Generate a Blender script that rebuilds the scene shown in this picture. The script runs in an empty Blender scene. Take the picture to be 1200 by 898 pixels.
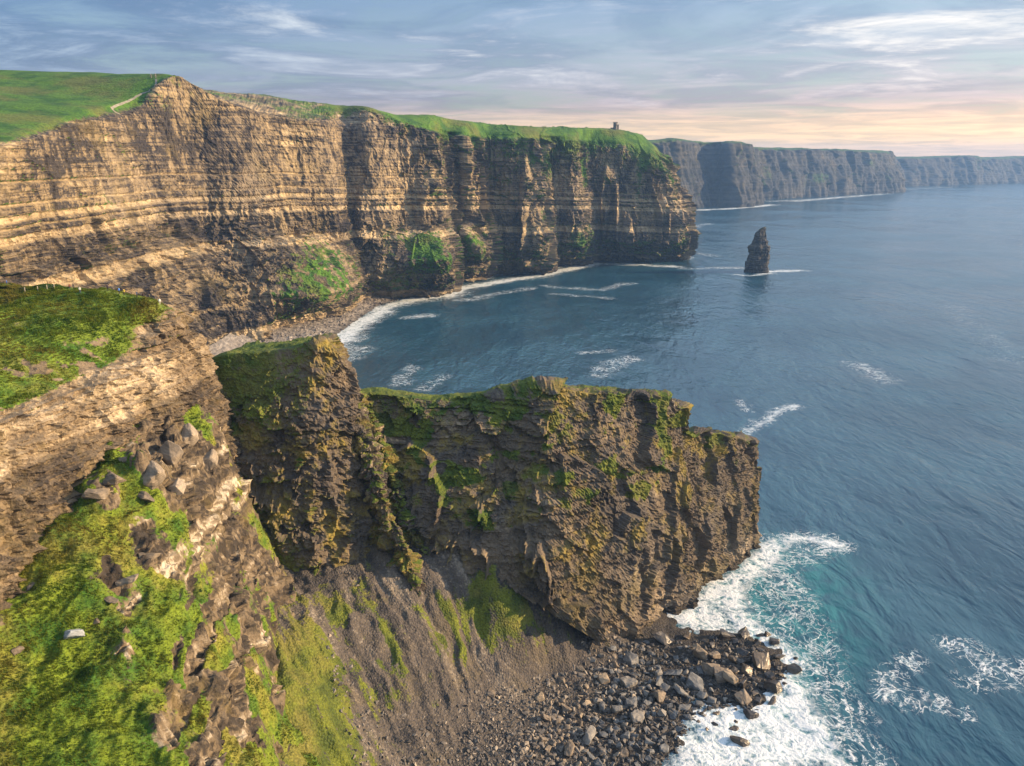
import bpy, bmesh, math, random
import numpy as np
from mathutils import Vector, Matrix

random.seed(7)
rng = np.random.default_rng(11)
SC = bpy.context.scene
COL = SC.collection

# ------------------------------------------------------------------ survey of the place
# Points of the coast are measured as sight lines from the drone's standpoint plus a distance or a height.
CX, CY, F = 600.0, 449.0, 930.0
H = 155.0
PITCH = math.atan((CY - 186.0) / F)
cp, sp = math.cos(PITCH), math.sin(PITCH)
PO = math.atan(281.0 / 930.0)               # first survey, levelled 1 degree off and 1/0.89 too large
co, so = math.cos(PO), math.sin(PO)
K_OLD = 0.89

def pt(px, py, d):
    u = (px - CX) / F; v = (CY - py) / F
    return np.array([u * d, d * (cp + v * sp), H - d * (sp - v * cp)])
def at_z(px, py, z):
    v = (CY - py) / F
    return pt(px, py, (H - z) / (sp - v * cp))
def at_Y(px, py, Y):
    v = (CY - py) / F
    return pt(px, py, Y / (cp + v * sp))
def sv_z(px, py, z):
    v = (CY - py) / F
    return pt(px, py, K_OLD * (180 - z) / (so - v * co))
def sv_Y(px, py, Y):
    v = (CY - py) / F
    return pt(px, py, K_OLD * Y / (co + v * so))
def sv(x, y, z):
    dz = z - 180.0
    d = y * co - dz * so; up = y * so + dz * co
    d *= K_OLD; up *= K_OLD
    return np.array([x * K_OLD, d * cp + up * sp, H - d * sp + up * cp])

# ------------------------------------------------------------------ noise
TAB = rng.uniform(-1, 1, (8, 64, 64, 64)).astype(np.float32)
ROT = np.array([[0.36, 0.48, -0.8], [-0.8, 0.6, 0.0], [0.48, 0.64, 0.6]])
def vnoise(p, seed=0):
    T = TAB[seed % 8]
    q = p + np.array([seed * 7.31, seed * 3.77, seed * 5.13])
    i = np.floor(q).astype(np.int64); f = q - i
    f = f * f * f * (f * (f * 6 - 15) + 10)
    x0, y0, z0 = (i[..., 0] & 63), (i[..., 1] & 63), (i[..., 2] & 63)
    x1, y1, z1 = (x0 + 1) & 63, (y0 + 1) & 63, (z0 + 1) & 63
    fx, fy, fz = f[..., 0], f[..., 1], f[..., 2]
    a = T[x0, y0, z0] * (1 - fx) + T[x1, y0, z0] * fx
    b = T[x0, y1, z0] * (1 - fx) + T[x1, y1, z0] * fx
    c = T[x0, y0, z1] * (1 - fx) + T[x1, y0, z1] * fx
    d = T[x0, y1, z1] * (1 - fx) + T[x1, y1, z1] * fx
    return (a * (1 - fy) + b * fy) * (1 - fz) + (c * (1 - fy) + d * fy) * fz
def fbm(p, octaves=4, gain=0.5, seed=0, ridged=False):
    out = 0; amp = 1.0; tot = 0; q = p
    for k in range(octaves):
        n = vnoise(q, seed + k)
        if ridged: n = 1 - 2 * np.abs(n) * 1.3
        out = out + amp * n; tot += amp; amp *= gain
        q = (q @ ROT.T) * 2.03
    return out / tot
def sstep(a, b, x):
    t = np.clip((x - a) / (b - a), 0, 1)
    return t * t * (3 - 2 * t)
def hash2(a, b, seed=0):
    return TAB[seed % 8][(a.astype(np.int64) * 7 + seed) & 63, (b.astype(np.int64) * 13) & 63, (a.astype(np.int64) * 3 + b.astype(np.int64) * 5) & 63]

def cells(p, seed=0):
    """nearest jittered cell: (F2-F1, three random numbers of the cell, offset from its centre)"""
    sh = p.shape[:-1]; q = p.reshape(-1, 3) + seed * 3.17
    b = np.floor(q).astype(np.int64); n = len(q)
    f1 = np.full(n, 9.0); f2 = np.full(n, 9.0); rid = np.zeros((n, 3)); off = np.zeros((n, 3))
    for i in (-1, 0, 1):
        for j in (-1, 0, 1):
            for k in (-1, 0, 1):
                c = b + np.array([i, j, k]); a0, a1, a2 = c[:, 0] & 63, c[:, 1] & 63, c[:, 2] & 63
                rv = np.stack([TAB[seed % 8][a0, a1, a2], TAB[(seed + 1) % 8][a0, a1, a2], TAB[(seed + 2) % 8][a0, a1, a2]], 1)
                o = q - (c + 0.5 + 0.45 * rv); d = np.einsum('ij,ij->i', o, o)
                m = d < f1
                f2 = np.where(m, f1, np.minimum(f2, d)); f1 = np.where(m, d, f1)
                rid[m] = np.roll(rv[m], 1, 1); off[m] = o[m]
    return (np.sqrt(f2) - np.sqrt(f1)).reshape(sh), rid.reshape(*sh, 3), off.reshape(*sh, 3)
def facets(P, size, stretch, seed):
    """broken faces: each cell is a tilted plane standing a little in or out (-1..1), with an open joint round it"""
    w = P + 0.22 * size * np.stack([fbm(P / size, 2, seed=seed + 1), fbm(P / size, 2, seed=seed + 2), fbm(P / size, 2, seed=seed + 3)], -1)
    e, rid, off = cells(w / (size * np.array([1, 1, stretch])), seed)
    return 0.85 * rid[..., 0] + 0.7 * (rid * off).sum(-1), e
# ------------------------------------------------------------------ geology: one stack of beds for the whole coast
def make_beds(lo, hi, tmin, tmax, seed):
    r = np.random.default_rng(seed); z = [lo]
    while z[-1] < hi: z.append(z[-1] + tmin + (tmax - tmin) * r.random() ** 2.2)
    z = np.array(z); n = len(z)
    return z, r.uniform(-1, 1, n), r.uniform(0, 1, n), r.uniform(0.6, 1.6, n)
BED_FINE = make_beds(-60, 330, 0.55, 3.2, 3)
BED_COARSE = make_beds(-60, 330, 1.6, 9.0, 5)
BED_MID = make_beds(-60, 330, 1.1, 6.5, 8)
def beds(zz, s, which, joint):
    """protrusion (-1..1) and tone (0..1) of the bed at stratigraphic height zz; blocks between joints"""
    z, pro, tone, jl = which
    k = np.clip(np.searchsorted(z, zz) - 1, 0, len(z) - 2)
    fr = (zz - z[k]) / (z[k + 1] - z[k])
    sb = s / (joint * jl[k]) + 17.3 * pro[k]; blk = np.floor(sb); fx = sb - blk
    jd = np.minimum(np.minimum(fx, 1 - fx) * joint * jl[k], np.minimum(fr, 1 - fr) * (z[k + 1] - z[k]) * 1.3)
    gap = 1 - sstep(0.04 * joint, 0.11 * joint, jd)
    h = hash2(blk, k, 2)
    edge = np.minimum(fr, 1 - fr)
    soft = sstep(0, 0.10, edge)
    return (pro[k] * 0.55 + h * 0.45) * soft - 0.5 * (1 - soft), np.clip(tone[k] + 0.2 * h, 0, 1), gap

# ------------------------------------------------------------------ mesh plumbing
def normals_grid(P):
    du = np.gradient(P, axis=0); dv = np.gradient(P, axis=1)
    n = np.cross(du, dv)
    l = np.linalg.norm(n, axis=2, keepdims=True); l[l < 1e-9] = 1
    return n / l
def grid_object(name, P, attrs, mat, smooth=True, flip=False):
    nu, nv = P.shape[:2]
    me = bpy.data.meshes.new(name)
    V = P.reshape(-1, 3).astype(np.float32)
    me.vertices.add(len(V)); me.vertices.foreach_set('co', V.ravel())
    i = np.arange(nu * nv).reshape(nu, nv)
    q = np.stack([i[:-1, :-1], i[1:, :-1], i[1:, 1:], i[:-1, 1:]], -1).reshape(-1, 4)
    if flip: q = q[:, ::-1]
    nf = len(q)
    me.loops.add(nf * 4); me.loops.foreach_set('vertex_index', q.ravel().astype(np.int32))
    me.polygons.add(nf)
    me.polygons.foreach_set('loop_start', np.arange(0, nf * 4, 4, dtype=np.int32))
    me.polygons.foreach_set('loop_total', np.full(nf, 4, dtype=np.int32))
    me.polygons.foreach_set('use_smooth', np.full(nf, smooth, dtype=bool))
    me.update(calc_edges=True)
    for k, a in attrs.items():
        at = me.attributes.new(k, 'FLOAT', 'POINT'); at.data.foreach_set('value', a.ravel().astype(np.float32))
    me.materials.append(mat)
    o = bpy.data.objects.new(name, me); COL.objects.link(o)
    return o
def soup_object(name, V, faces_tri, attrs, mat, smooth=False):
    me = bpy.data.meshes.new(name)
    V = V.astype(np.float32); nf = len(faces_tri)
    me.vertices.add(len(V)); me.vertices.foreach_set('co', V.ravel())
    me.loops.add(nf * 3); me.loops.foreach_set('vertex_index', faces_tri.ravel().astype(np.int32))
    me.polygons.add(nf)
    me.polygons.foreach_set('loop_start', np.arange(0, nf * 3, 3, dtype=np.int32))
    me.polygons.foreach_set('loop_total', np.full(nf, 3, dtype=np.int32))
    me.polygons.foreach_set('use_smooth', np.full(nf, smooth, dtype=bool))
    me.update(calc_edges=True)
    for k, a in attrs.items():
        at = me.attributes.new(k, 'FLOAT', 'POINT'); at.data.foreach_set('value', a.ravel().astype(np.float32))
    me.materials.append(mat)
    o = bpy.data.objects.new(name, me); COL.objects.link(o)
    return o
def catmull(C, step):
    """upsample control rows C[M,K,D] along axis 0 at about step metres"""
    M = len(C); rows = []
    for j in range(M - 1):
        p0 = C[max(j - 1, 0)]; p1 = C[j]; p2 = C[j + 1]; p3 = C[min(j + 2, M - 1)]
        L = np.median(np.linalg.norm((p2 - p1)[:, :3], axis=1))
        n = max(2, int(math.ceil(L / step)))
        m1 = 0.5 * (p2 - p0) * 0.8; m2 = 0.5 * (p3 - p1) * 0.8
        # limit tangents to the segment so that long neighbours do not overshoot
        seg = np.linalg.norm((p2 - p1)[:, :3], axis=1, keepdims=True)
        for m in (m1, m2):
            l = np.linalg.norm(m[:, :3], axis=1, keepdims=True)
            m *= np.minimum(1, 1.3 * seg / np.maximum(l, 1e-6))
        for t in np.arange(n) / n:
            h1 = 2 * t**3 - 3 * t**2 + 1; h2 = -2 * t**3 + 3 * t**2
            h3 = t**3 - 2 * t**2 + t; h4 = t**3 - t**2
            rows.append(h1 * p1 + h2 * p2 + h3 * m1 + h4 * m2)
    rows.append(C[-1])
    return np.array(rows)
def net(C, ustep, vsteps, blur=2):
    """dense grid from control net C[M,K,4]; vsteps = metres per sample in each of the K-1 profile segments"""
    C = np.array(C, float)
    G = catmull(C, ustep)
    out = []
    for k in range(C.shape[1] - 1):
        L = np.median(np.linalg.norm(G[:, k + 1, :3] - G[:, k, :3], axis=1))
        n = max(2, int(math.ceil(L / vsteps[k])))
        t = (np.arange(n) / n)[None, :, None]
        out.append(G[:, k:k + 1] * (1 - t) + G[:, k + 1:k + 2] * t)
    out.append(G[:, -1:])
    D = np.concatenate(out, 1)
    for _ in range(blur):
        E = D.copy()
        E[:, 1:-1] = 0.25 * D[:, :-2] + 0.5 * D[:, 1:-1] + 0.25 * D[:, 2:]
        D = E
    return D[..., :3], D[..., 3]
def ulen(P):
    mid = P[:, P.shape[1] // 3]
    d = np.linalg.norm(np.diff(mid[:, :2], axis=0), axis=1)
    s = np.concatenate([[0], np.cumsum(d)])
    return np.repeat(s[:, None], P.shape[1], 1)

# ------------------------------------------------------------------ materials
def new_mat(name):
    m = bpy.data.materials.new(name); m.use_nodes = True
    nt = m.node_tree; nt.nodes.clear()
    return m, nt
class NT:
    def __init__(s, nt): s.nt = nt
    def n(s, t, **kw):
        x = s.nt.nodes.new(t)
        for k, v in kw.items(): setattr(x, k, v)
        return x
    def link(s, a, b): s.nt.links.new(a, b)
    def set(s, sock, v):
        if isinstance(v, bpy.types.NodeSocket): s.link(v, sock)
        else: sock.default_value = v
    def math(s, op, a, b=None, c=None, clamp=False):
        x = s.n('ShaderNodeMath', operation=op, use_clamp=clamp)
        s.set(x.inputs[0], a)
        if b is not None: s.set(x.inputs[1], b)
        if c is not None: s.set(x.inputs[2], c)
        return x.outputs[0]
    def vmul(s, a, v):
        x = s.n('ShaderNodeVectorMath', operation='MULTIPLY'); s.set(x.inputs[0], a); x.inputs[1].default_value = v
        return x.outputs[0]
    def noise(s, vec, scale, detail=4, rough=0.55, dist=0.0):
        x = s.n('ShaderNodeTexNoise'); s.link(vec, x.inputs['Vector'])
        x.inputs['Scale'].default_value = scale; x.inputs['Detail'].default_value = detail
        x.inputs['Roughness'].default_value = rough; x.inputs['Distortion'].default_value = dist
        return x.outputs['Fac']
    def mix(s, f, a, b, blend='MIX'):
        x = s.n('ShaderNodeMix', data_type='RGBA', blend_type=blend)
        s.set(x.inputs[0], f)
        for sock, v in ((x.inputs[6], a), (x.inputs[7], b)):
            s.set(sock, v if isinstance(v, bpy.types.NodeSocket) else (*v, 1))
        return x.outputs[2]
    def mapr(s, v, a, b, c=0.0, d=1.0, smooth=True):
        x = s.n('ShaderNodeMapRange', interpolation_type='SMOOTHSTEP' if smooth else 'LINEAR')
        s.set(x.inputs[0], v)
        for k, q in zip((1, 2, 3, 4), (a, b, c, d)): s.set(x.inputs[k], q)
        return x.outputs[0]
    def attr(s, name):
        x = s.n('ShaderNodeAttribute', attribute_name=name); return x.outputs['Fac']
    def pos(s):
        return s.n('ShaderNodeNewGeometry').outputs['Position']

def terrain_mat(name, dark, mid, light, lichen=(0.20, 0.15, 0.05), lich_amt=0.35, g1=(0.035, 0.075, 0.012), g2=(0.085, 0.115, 0.018), g3=(0.15, 0.13, 0.04),
                unit=1.0, bump=0.6, wet=True, dry=0.5, lam_amt=1.0, cool=None, lich_lo=0.50, tone_w=0.55, fine_w=0.55, stony=0.0, lich_z=None):
    """layered rock with grass: unit = size in metres of the finest detail worth drawing"""
    m, nt = new_mat(name); T = NT(nt)
    P = T.pos()
    tone = T.attr('tone'); grass = T.attr('grass')
    big = T.noise(P, 0.035 / unit, 3)
    med = T.noise(P, 0.22 / unit, 4)
    fine = T.noise(P, 1.1 / unit, 5, 0.65)
    lam = T.noise(T.vmul(P, (0.06, 0.06, 1.0)), 1.4 / unit, 4, 0.6)       # lamination along the beds
    ver = T.noise(T.vmul(P, (1.0, 1.0, 0.12)), 0.55 / unit, 4, 0.6)       # streaks down the joints
    t = T.math('ADD', T.math('MULTIPLY', T.math('SUBTRACT', tone, 0.45), tone_w), T.math('MULTIPLY', T.math('SUBTRACT', lam, 0.5), 0.9 * lam_amt))
    t = T.math('ADD', t, T.math('MULTIPLY', T.math('SUBTRACT', fine, 0.5), fine_w))
    t = T.math('ADD', t, T.math('MULTIPLY', T.math('SUBTRACT', ver, 0.5), 0.35))
    t = T.math('ADD', t, T.math('MULTIPLY', T.math('SUBTRACT', big, 0.5), 0.7))
    t = T.math('ADD', t, 0.43)
    if stony:
        vo = T.n('ShaderNodeTexVoronoi'); T.link(P, vo.inputs['Vector']); vo.inputs['Scale'].default_value = 1.5; vo.inputs['Randomness'].default_value = 1.0
        vs_ = T.n('ShaderNodeSeparateColor'); T.link(vo.outputs['Color'], vs_.inputs[0])
        t = T.math('ADD', t, T.math('MULTIPLY', T.math('SUBTRACT', T.math('POWER', vs_.outputs[0], 2.5), 0.3), stony))
    c = T.mix(T.mapr(t, 0.05, 0.5), dark, mid)
    c = T.mix(T.mapr(t, 0.5, 0.95), c, light)
    if cool:
        c = T.mix(T.math('MULTIPLY', T.mapr(T.noise(P, 0.028 / unit, 5, 0.6), 0.42, 0.6), 0.85), c, T.mix(1.0, c, cool, 'MULTIPLY'))
    li = T.math('MULTIPLY', T.mapr(T.noise(P, 0.055 / unit, 6, 0.72), lich_lo, lich_lo + 0.16), lich_amt)
    if lich_z:
        lz = T.n('ShaderNodeSeparateXYZ'); T.link(P, lz.inputs[0]); li = T.math('MULTIPLY', li, T.mapr(T.math('ADD', lz.outputs[2], T.math('MULTIPLY', big, 20.0)), lich_z[0] + 10, lich_z[1] + 10, 0.3, 1.0))
    c = T.mix(li, c, lichen)
    if wet:
        sep = T.n('ShaderNodeSeparateXYZ'); T.link(P, sep.inputs[0])
        w = T.mapr(T.math('ADD', sep.outputs[2], T.math('MULTIPLY', T.math('SUBTRACT', med, 0.5), 5.0)), 0.5, 3.5, 0.62, 0.0)
        c = T.mix(w, c, (0.016, 0.016, 0.017))
    gm = T.math('ADD', grass, T.math('MULTIPLY', T.math('SUBTRACT', fine, 0.5), 0.75))
    gm = T.math('ADD', gm, T.math('MULTIPLY', T.math('SUBTRACT', med, 0.5), 0.55))
    gmask = T.mapr(gm, 0.42, 0.62)
    gn = T.noise(P, 0.10 / unit, 5, 0.62)
    gc = T.mix(T.mapr(gn, 0.36, 0.6), g1, g2)
    dn = T.noise(P, 0.045 / unit, 4, 0.65)
    gc = T.mix(T.math('MULTIPLY', T.mapr(dn, 0.46, 0.66), dry), gc, g3)
    gc = T.mix(0.6, gc, T.mix(T.mapr(fine, 0.3, 0.7), (0.35, 0.35, 0.35), (1.5, 1.5, 1.5)), 'MULTIPLY')
    c = T.mix(gmask, c, gc)
    b = T.n('ShaderNodeBsdfPrincipled'); T.link(c, b.inputs['Base Color'])
    b.inputs['Roughness'].default_value = 0.88
    b.inputs['Specular IOR Level'].default_value = 0.25
    bh = T.math('ADD', T.math('MULTIPLY', fine, 0.8), T.math('MULTIPLY', lam, 0.7 * lam_amt))
    bh = T.math('ADD', bh, T.math('MULTIPLY', ver, 0.5))
    if stony: bh = T.math('SUBTRACT', T.math('ADD', bh, T.math('MULTIPLY', vs_.outputs[1], 0.6)), T.math('MULTIPLY', vo.outputs['Distance'], 1.1))
    bp = T.n('ShaderNodeBump'); bp.inputs['Strength'].default_value = bump; bp.inputs['Distance'].default_value = 1.0 * unit
    T.link(bh, bp.inputs['Height']); T.link(bp.outputs[0], b.inputs['Normal'])
    o = T.n('ShaderNodeOutputMaterial'); T.link(b.outputs[0], o.inputs[0])
    return m
def plain_mat(name, col, rough=0.8, var=0.25, scale=6.0, metallic=0.0):
    m, nt = new_mat(name); T = NT(nt)
    nz = T.noise(T.n('ShaderNodeTexCoord').outputs['Object'], scale, 4)
    c = T.mix(T.mapr(nz, 0.3, 0.7), tuple(x * (1 - var) for x in col), tuple(min(1, x * (1 + var)) for x in col))
    b = T.n('ShaderNodeBsdfPrincipled'); T.link(c, b.inputs['Base Color']); b.inputs['Roughness'].default_value = rough
    b.inputs['Metallic'].default_value = metallic
    o = T.n('ShaderNodeOutputMaterial'); T.link(b.outputs[0], o.inputs[0])
    return m

M_FAR = terrain_mat('banded_cliff_rock', (0.040, 0.035, 0.032), (0.235, 0.180, 0.108), (0.47, 0.37, 0.222), tone_w=0.85, fine_w=0.35, cool=(0.80, 0.84, 0.98), unit=2.2, bump=0.6, lich_amt=0.3,
                    g1=(0.022, 0.075, 0.008), g2=(0.062, 0.140, 0.012), g3=(0.12, 0.115, 0.03), dry=0.6)
M_NEAR = terrain_mat('near_cliff_rock', lam_amt=0.6, dark=(0.042, 0.035, 0.03), mid=(0.195, 0.148, 0.095), light=(0.54, 0.45, 0.32), unit=0.8, bump=0.8, g1=(0.045, 0.11, 0.010), g2=(0.13, 0.185, 0.018), g3=(0.24, 0.19, 0.05))
M_FIN = terrain_mat('dark_shale_rock', (0.022, 0.020, 0.021), (0.125, 0.098, 0.070), (0.40, 0.31, 0.20), cool=(0.72, 0.80, 0.98), lich_lo=0.48, lam_amt=0.6, unit=0.8, bump=0.9, lichen=(0.26, 0.20, 0.032), lich_amt=0.75, lich_z=(22, 45), g1=(0.04, 0.075, 0.010), g2=(0.10, 0.125, 0.015))
M_HILL = terrain_mat('grassy_slope_earth', lam_amt=0.5, tone_w=0.9, dark=(0.040, 0.033, 0.027), mid=(0.155, 0.120, 0.080), light=(0.48, 0.42, 0.33), unit=0.8, bump=0.8, g1=(0.04, 0.10, 0.010), g2=(0.120, 0.170, 0.013), g3=(0.23, 0.18, 0.04), dry=0.6)
M_SCREE = terrain_mat('scree_earth', stony=0.32, lam_amt=0.0, dark=(0.030, 0.029, 0.031), mid=(0.085, 0.073, 0.063), light=(0.21, 0.18, 0.145), unit=0.7, bump=0.6, lich_amt=0.15, g1=(0.05, 0.07, 0.012), g2=(0.11, 0.13, 0.016), g3=(0.16, 0.14, 0.035), dry=0.7)
M_HEAD = terrain_mat('headland_rock', (0.016, 0.019, 0.022), (0.040, 0.042, 0.044), (0.10, 0.090, 0.075), unit=5.0, bump=0.3, lich_amt=0.2, g1=(0.015, 0.05, 0.010), g2=(0.028, 0.075, 0.014), g3=(0.05, 0.07, 0.02))  # rock colours darkened and blued to paint shade onto the sun-facing headlands
M_STACK = terrain_mat('stack_rock', (0.022, 0.023, 0.024), (0.062, 0.06, 0.057), (0.13, 0.12, 0.105), unit=1.6, bump=0.5, lich_amt=0.2)
M_BEACH = terrain_mat('shingle', (0.10, 0.09, 0.085), (0.22, 0.195, 0.17), (0.42, 0.38, 0.33), unit=1.1, bump=0.9, lich_amt=0.0)

def struct(o): o['kind'] = 'structure'; return o

# ------------------------------------------------------------------ rock relief on a net
def rock(P, g, sgn, which, joint, strata_amp, big_amp, big_scale, rib_amp, rib_scale, fine_amp, dip=None, zfade=None, seed=0, lean=0.12, fac=(), slots=(), bedmod=0.0):
    """push a smooth net out into beds, joints, ribs and blocks; returns P, tone, rock weight"""
    N = normals_grid(P) * sgn
    s = ulen(P)
    r = 1 - sstep(0.35, 0.75, g)
    zz = P[..., 2] + (dip(P) if dip else 0)
    zz = zz + 1.2 * fbm(P * 0.02, 2, seed=seed + 3)
    gapm = 0.4 + 0.6 * sstep(-.2, .3, fbm(P / 12, 3, seed=seed + 8))
    pro, tone, gap = beds(zz, s + 6 * fbm(P * 0.05, 2, seed=seed + 1), which, joint)
    Q = P * np.array([1, 1, 0.35])
    big = fbm(Q / big_scale, 4, 0.5, seed + 2)
    ribs = fbm(P * np.array([1, 1, 0.09]) / rib_scale, 4, 0.55, seed + 4, ridged=True)
    fine = fbm(P / (joint * 0.55), 4, 0.55, seed + 5)
    fw = zfade(P) if zfade is not None else 1.0
    if bedmod:
        bm_ = np.clip(1 - bedmod + bedmod * 2.4 * fbm(P / np.array([40, 40, 14]), 3, seed=seed + 6), 0.05, 1.6); pro = pro * bm_; tone = 0.5 + (tone - 0.5) * bm_
    d = strata_amp * pro + big_amp * big + rib_amp * (ribs - 0.2) * fw + fine_amp * fine
    d = d - 0.35 * strata_amp * gap * gapm; tone = np.clip(tone - 0.38 * gap * gapm, 0, 1)
    for k_, (fs, stv, fa, crack) in enumerate(fac):
        v, e = facets(P, fs, stv, seed + 11 * k_)
        cr = 1 - sstep(0.0, 0.16, e)
        d = d + fa * v * fw - crack * cr * fw
        tone = np.clip(tone + 0.12 * v - 0.3 * cr * (crack > 0), 0, 1)
    for k_, (ss, zs_, amp, wdt) in enumerate(slots):
        n_ = fbm(P * np.array([1, 1, zs_]) / ss, 3, 0.55, seed + 20 + k_)
        on = sstep(-0.05, 0.2, fbm(P * np.array([1, 1, .8]) / (ss * 1.6), 3, seed=seed + 30 + k_)) * fw
        sl = (1 - sstep(0, wdt, np.abs(n_))) * on
        d = d - amp * sl; tone = tone * (1 - 0.75 * sl)
    if zfade is not None:
        gl = (1 - sstep(0, .07, np.abs(fbm(P * np.array([1, 1, .05]) / 48, 2, 0.5, seed + 40)))) * sstep(-150, -60, P[..., 0])
        d = d - 13 * gl
    d = (r + (0.12 if zfade is None else 0.12 + 0.38 * (P[..., 2] < 110)) * (1 - r)) * d
    dirn = N * np.array([1, 1, lean]); dirn /= np.maximum(np.linalg.norm(dirn, axis=2, keepdims=True), 1e-6)
    P2 = P + dirn * d[..., None]
    return P2, tone, r
def grass_attr(P, g, sgn, scale, seed, bias=0.0, slope=(0.45, 0.8), wslope=0.55):
    N = normals_grid(P) * sgn
    nz = np.clip(N[..., 2], -1, 1)
    n = fbm(P / scale, 4, 0.55, seed)
    return np.clip(g * 1.0 + wslope * sstep(slope[0], slope[1], nz) * (1 - g) + 0.35 * n * (1 - np.abs(2 * g - 1) * 0.6) + bias, -0.3, 1.3)

# ------------------------------------------------------------------ 1. the long cliff across the bay
def fy(px): return 0.93 + 0.057 * np.clip((px - 313) / 490.0, 0, 1)
def mY(px, py, Y): return at_Y(px, py, Y * fy(px))
def a4(p, g): return np.array([p[0], p[1], p[2], g])
def W(x, y, z): return np.array([x, y, z], float)
def st(base, low, bo, bi, rim, sh, inl, far, g=(0, 0, 0, 0, 0.35, 1, 1, 1)):
    return [a4(p, q) for p, q in zip((base, low, bo, bi, rim, sh, inl, far), g)]
def down(p, dz): return p + np.array([0, 0, dz])
def base(px, py, z=-3.0):
    p = at_z(px, py, 0.0); return np.array([p[0], p[1], z])
def inland(p, dx, dy, dz): return p + np.array([dx, dy, dz])
main = []
def add(bs, lo, bo, bi, rim, sh, inl, far, **k): main.append(st(bs, lo, bo, bi, rim, sh, inl, far, **k))
add(W(-215, 250, 0), W(-235, 255, 40), W(-255, 260, 76), W(-268, 260, 80), W(-295, 265, 135), W(-310, 268, 140), W(-700, 300, 160), W(-1500, 350, 150))
r_ = mY(0, 174, 505)
add(W(-225, 390, 0), W(-250, 400, 42), mY(0, 336, 473), mY(0, 322, 488), r_, inland(r_, -14, 4, 5), W(-600, 470, 195), W(-1500, 600, 190), g=(0, 0, 0, .1, .25, 1, 1, 1))
r_ = mY(58, 156, 590)
add(W(-228, 480, 0), W(-255, 485, 42), mY(58, 318, 535), mY(58, 305, 550), r_, inland(r_, -14, 4, 5), W(-600, 560, 212), W(-1500, 700, 205), g=(0, 0, 0, .1, .25, 1, 1, 1))
r_ = mY(110, 141, 665)
add(W(-230, 560, 0), W(-255, 565, 42), mY(110, 302, 594), mY(112, 289, 612), r_, inland(r_, -14, 6, 6), W(-600, 650, 225), W(-1500, 800, 210), g=(0, 0, 0.1, .3, .2, 1, 1, 1))
r_ = mY(160, 131, 745)
add(W(-231, 610, 0), W(-250, 620, 42), mY(175, 284, 685), mY(176, 274, 702), r_, inland(r_, -12, 8, 9), W(-560, 760, 236), W(-1500, 950, 215), g=(0, 0, 0, .1, .25, 1, 1, 1))
r_ = mY(204, 88, 790)
add(W(-228, 650, 0), mY(262, 350, 705), mY(236, 271, 775), mY(236, 264, 783), r_, inland(r_, -14, 14, 1), mY(90, 86, 900), W(-1400, 1200, 205), g=(0, 0, 0, 0, .3, 1, 1, 1))
add(base(300, 410, 1), mY(300, 345, 735), mY(290, 262, 797), mY(289, 256, 803), mY(252, 113, 812), mY(250, 112, 845), mY(250, 106, 1040), W(-700, 1700, 190), g=(0, 0.2, 0, 0, 0.2, .35, .62, 1))
add(base(330, 393, 2), mY(330, 345, 735), mY(335, 285, 812), mY(334, 276, 830), mY(300, 131, 842), mY(298, 131, 870), mY(310, 109, 1040), W(-560, 1750, 190), g=(0, 0.75, 0.55, 0, 0.2, .35, .62, 1))
add(base(372, 381, 2), mY(372, 345, 750), mY(372, 283, 850), mY(372, 274, 868), mY(345, 139, 872), mY(345, 139, 900), mY(350, 116, 1020), W(-450, 1800, 190), g=(0, 0.9, 0.9, 0, 0.2, .35, .62, 1))
add(base(402, 373, 2), mY(408, 340, 808), mY(402, 290, 878), mY(402, 280, 892), mY(376, 143, 895), mY(378, 142, 925), mY(378, 119, 1010), W(-400, 1800, 190), g=(0, 0.8, 0.6, 0, 0.2, .3, .6, 1))
add(base(425, 357), mY(424, 325, 892), mY(412, 280, 925), mY(411, 270, 935), mY(398, 148, 965), mY(398, 132, 990), mY(400, 121, 1015), W(-380, 1850, 190), g=(0, 0, 0, 0, 0.1, .5, 1, 1))
add(base(452, 351), mY(446, 320, 903), mY(440, 275, 930), mY(440, 268, 938), mY(432, 148, 962), mY(432, 130, 978), mY(430, 123, 1000), W(-330, 1850, 190), g=(0, 0, 0, 0, 0.1, .3, 1, 1))
add(base(492, 348), mY(486, 308, 905), mY(476, 275, 945), mY(474, 262, 972), mY(464, 150, 985), mY(464, 140, 995), mY(464, 132, 1040), W(-250, 1900, 190), g=(0, 0.85, 0.85, 0, 0.15, .5, 1, 1))
add(base(528, 344), mY(526, 303, 912), mY(506, 274, 955), mY(506, 264, 985), mY(502, 158, 1010), mY(503, 148, 1022), mY(505, 135, 1060), W(-180, 1900, 190), g=(0, 0.9, 0.9, 0, 0.3, .9, 1, 1))
add(base(535, 330), mY(536, 302, 1050), mY(530, 255, 1060), mY(530, 248, 1065), mY(522, 162, 1078), mY(525, 153, 1068), mY(526, 139, 1105), W(-150, 1950, 190), g=(0, 0.1, 0, 0, 0.3, .9, 1, 1))
add(base(568, 326), mY(564, 294, 1012), mY(549, 272, 1036), mY(547, 258, 1052), mY(545, 163, 1062), mY(546, 155, 1074), mY(548, 142, 1110), W(-120, 1950, 190), g=(0, 0.95, 0.7, 0, 0.3, .9, 1, 1))
add(base(583, 321.5), mY(581, 290, 1108), mY(578, 252, 1116), mY(577, 245, 1120), mY(568, 164, 1130), mY(570, 156, 1138), mY(575, 145, 1172), W(-90, 2000, 190), g=(0, 0.1, 0, 0, 0.35, .9, 1, 1))
add(base(615, 320.5), mY(612, 288, 1098), mY(608, 250, 1110), mY(607, 240, 1114), mY(602, 165, 1124), mY(603, 157, 1132), mY(604, 147, 1170), W(-30, 2000, 190), g=(0, 0, 0, 0.2, 0.35, .9, 1, 1))
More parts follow.
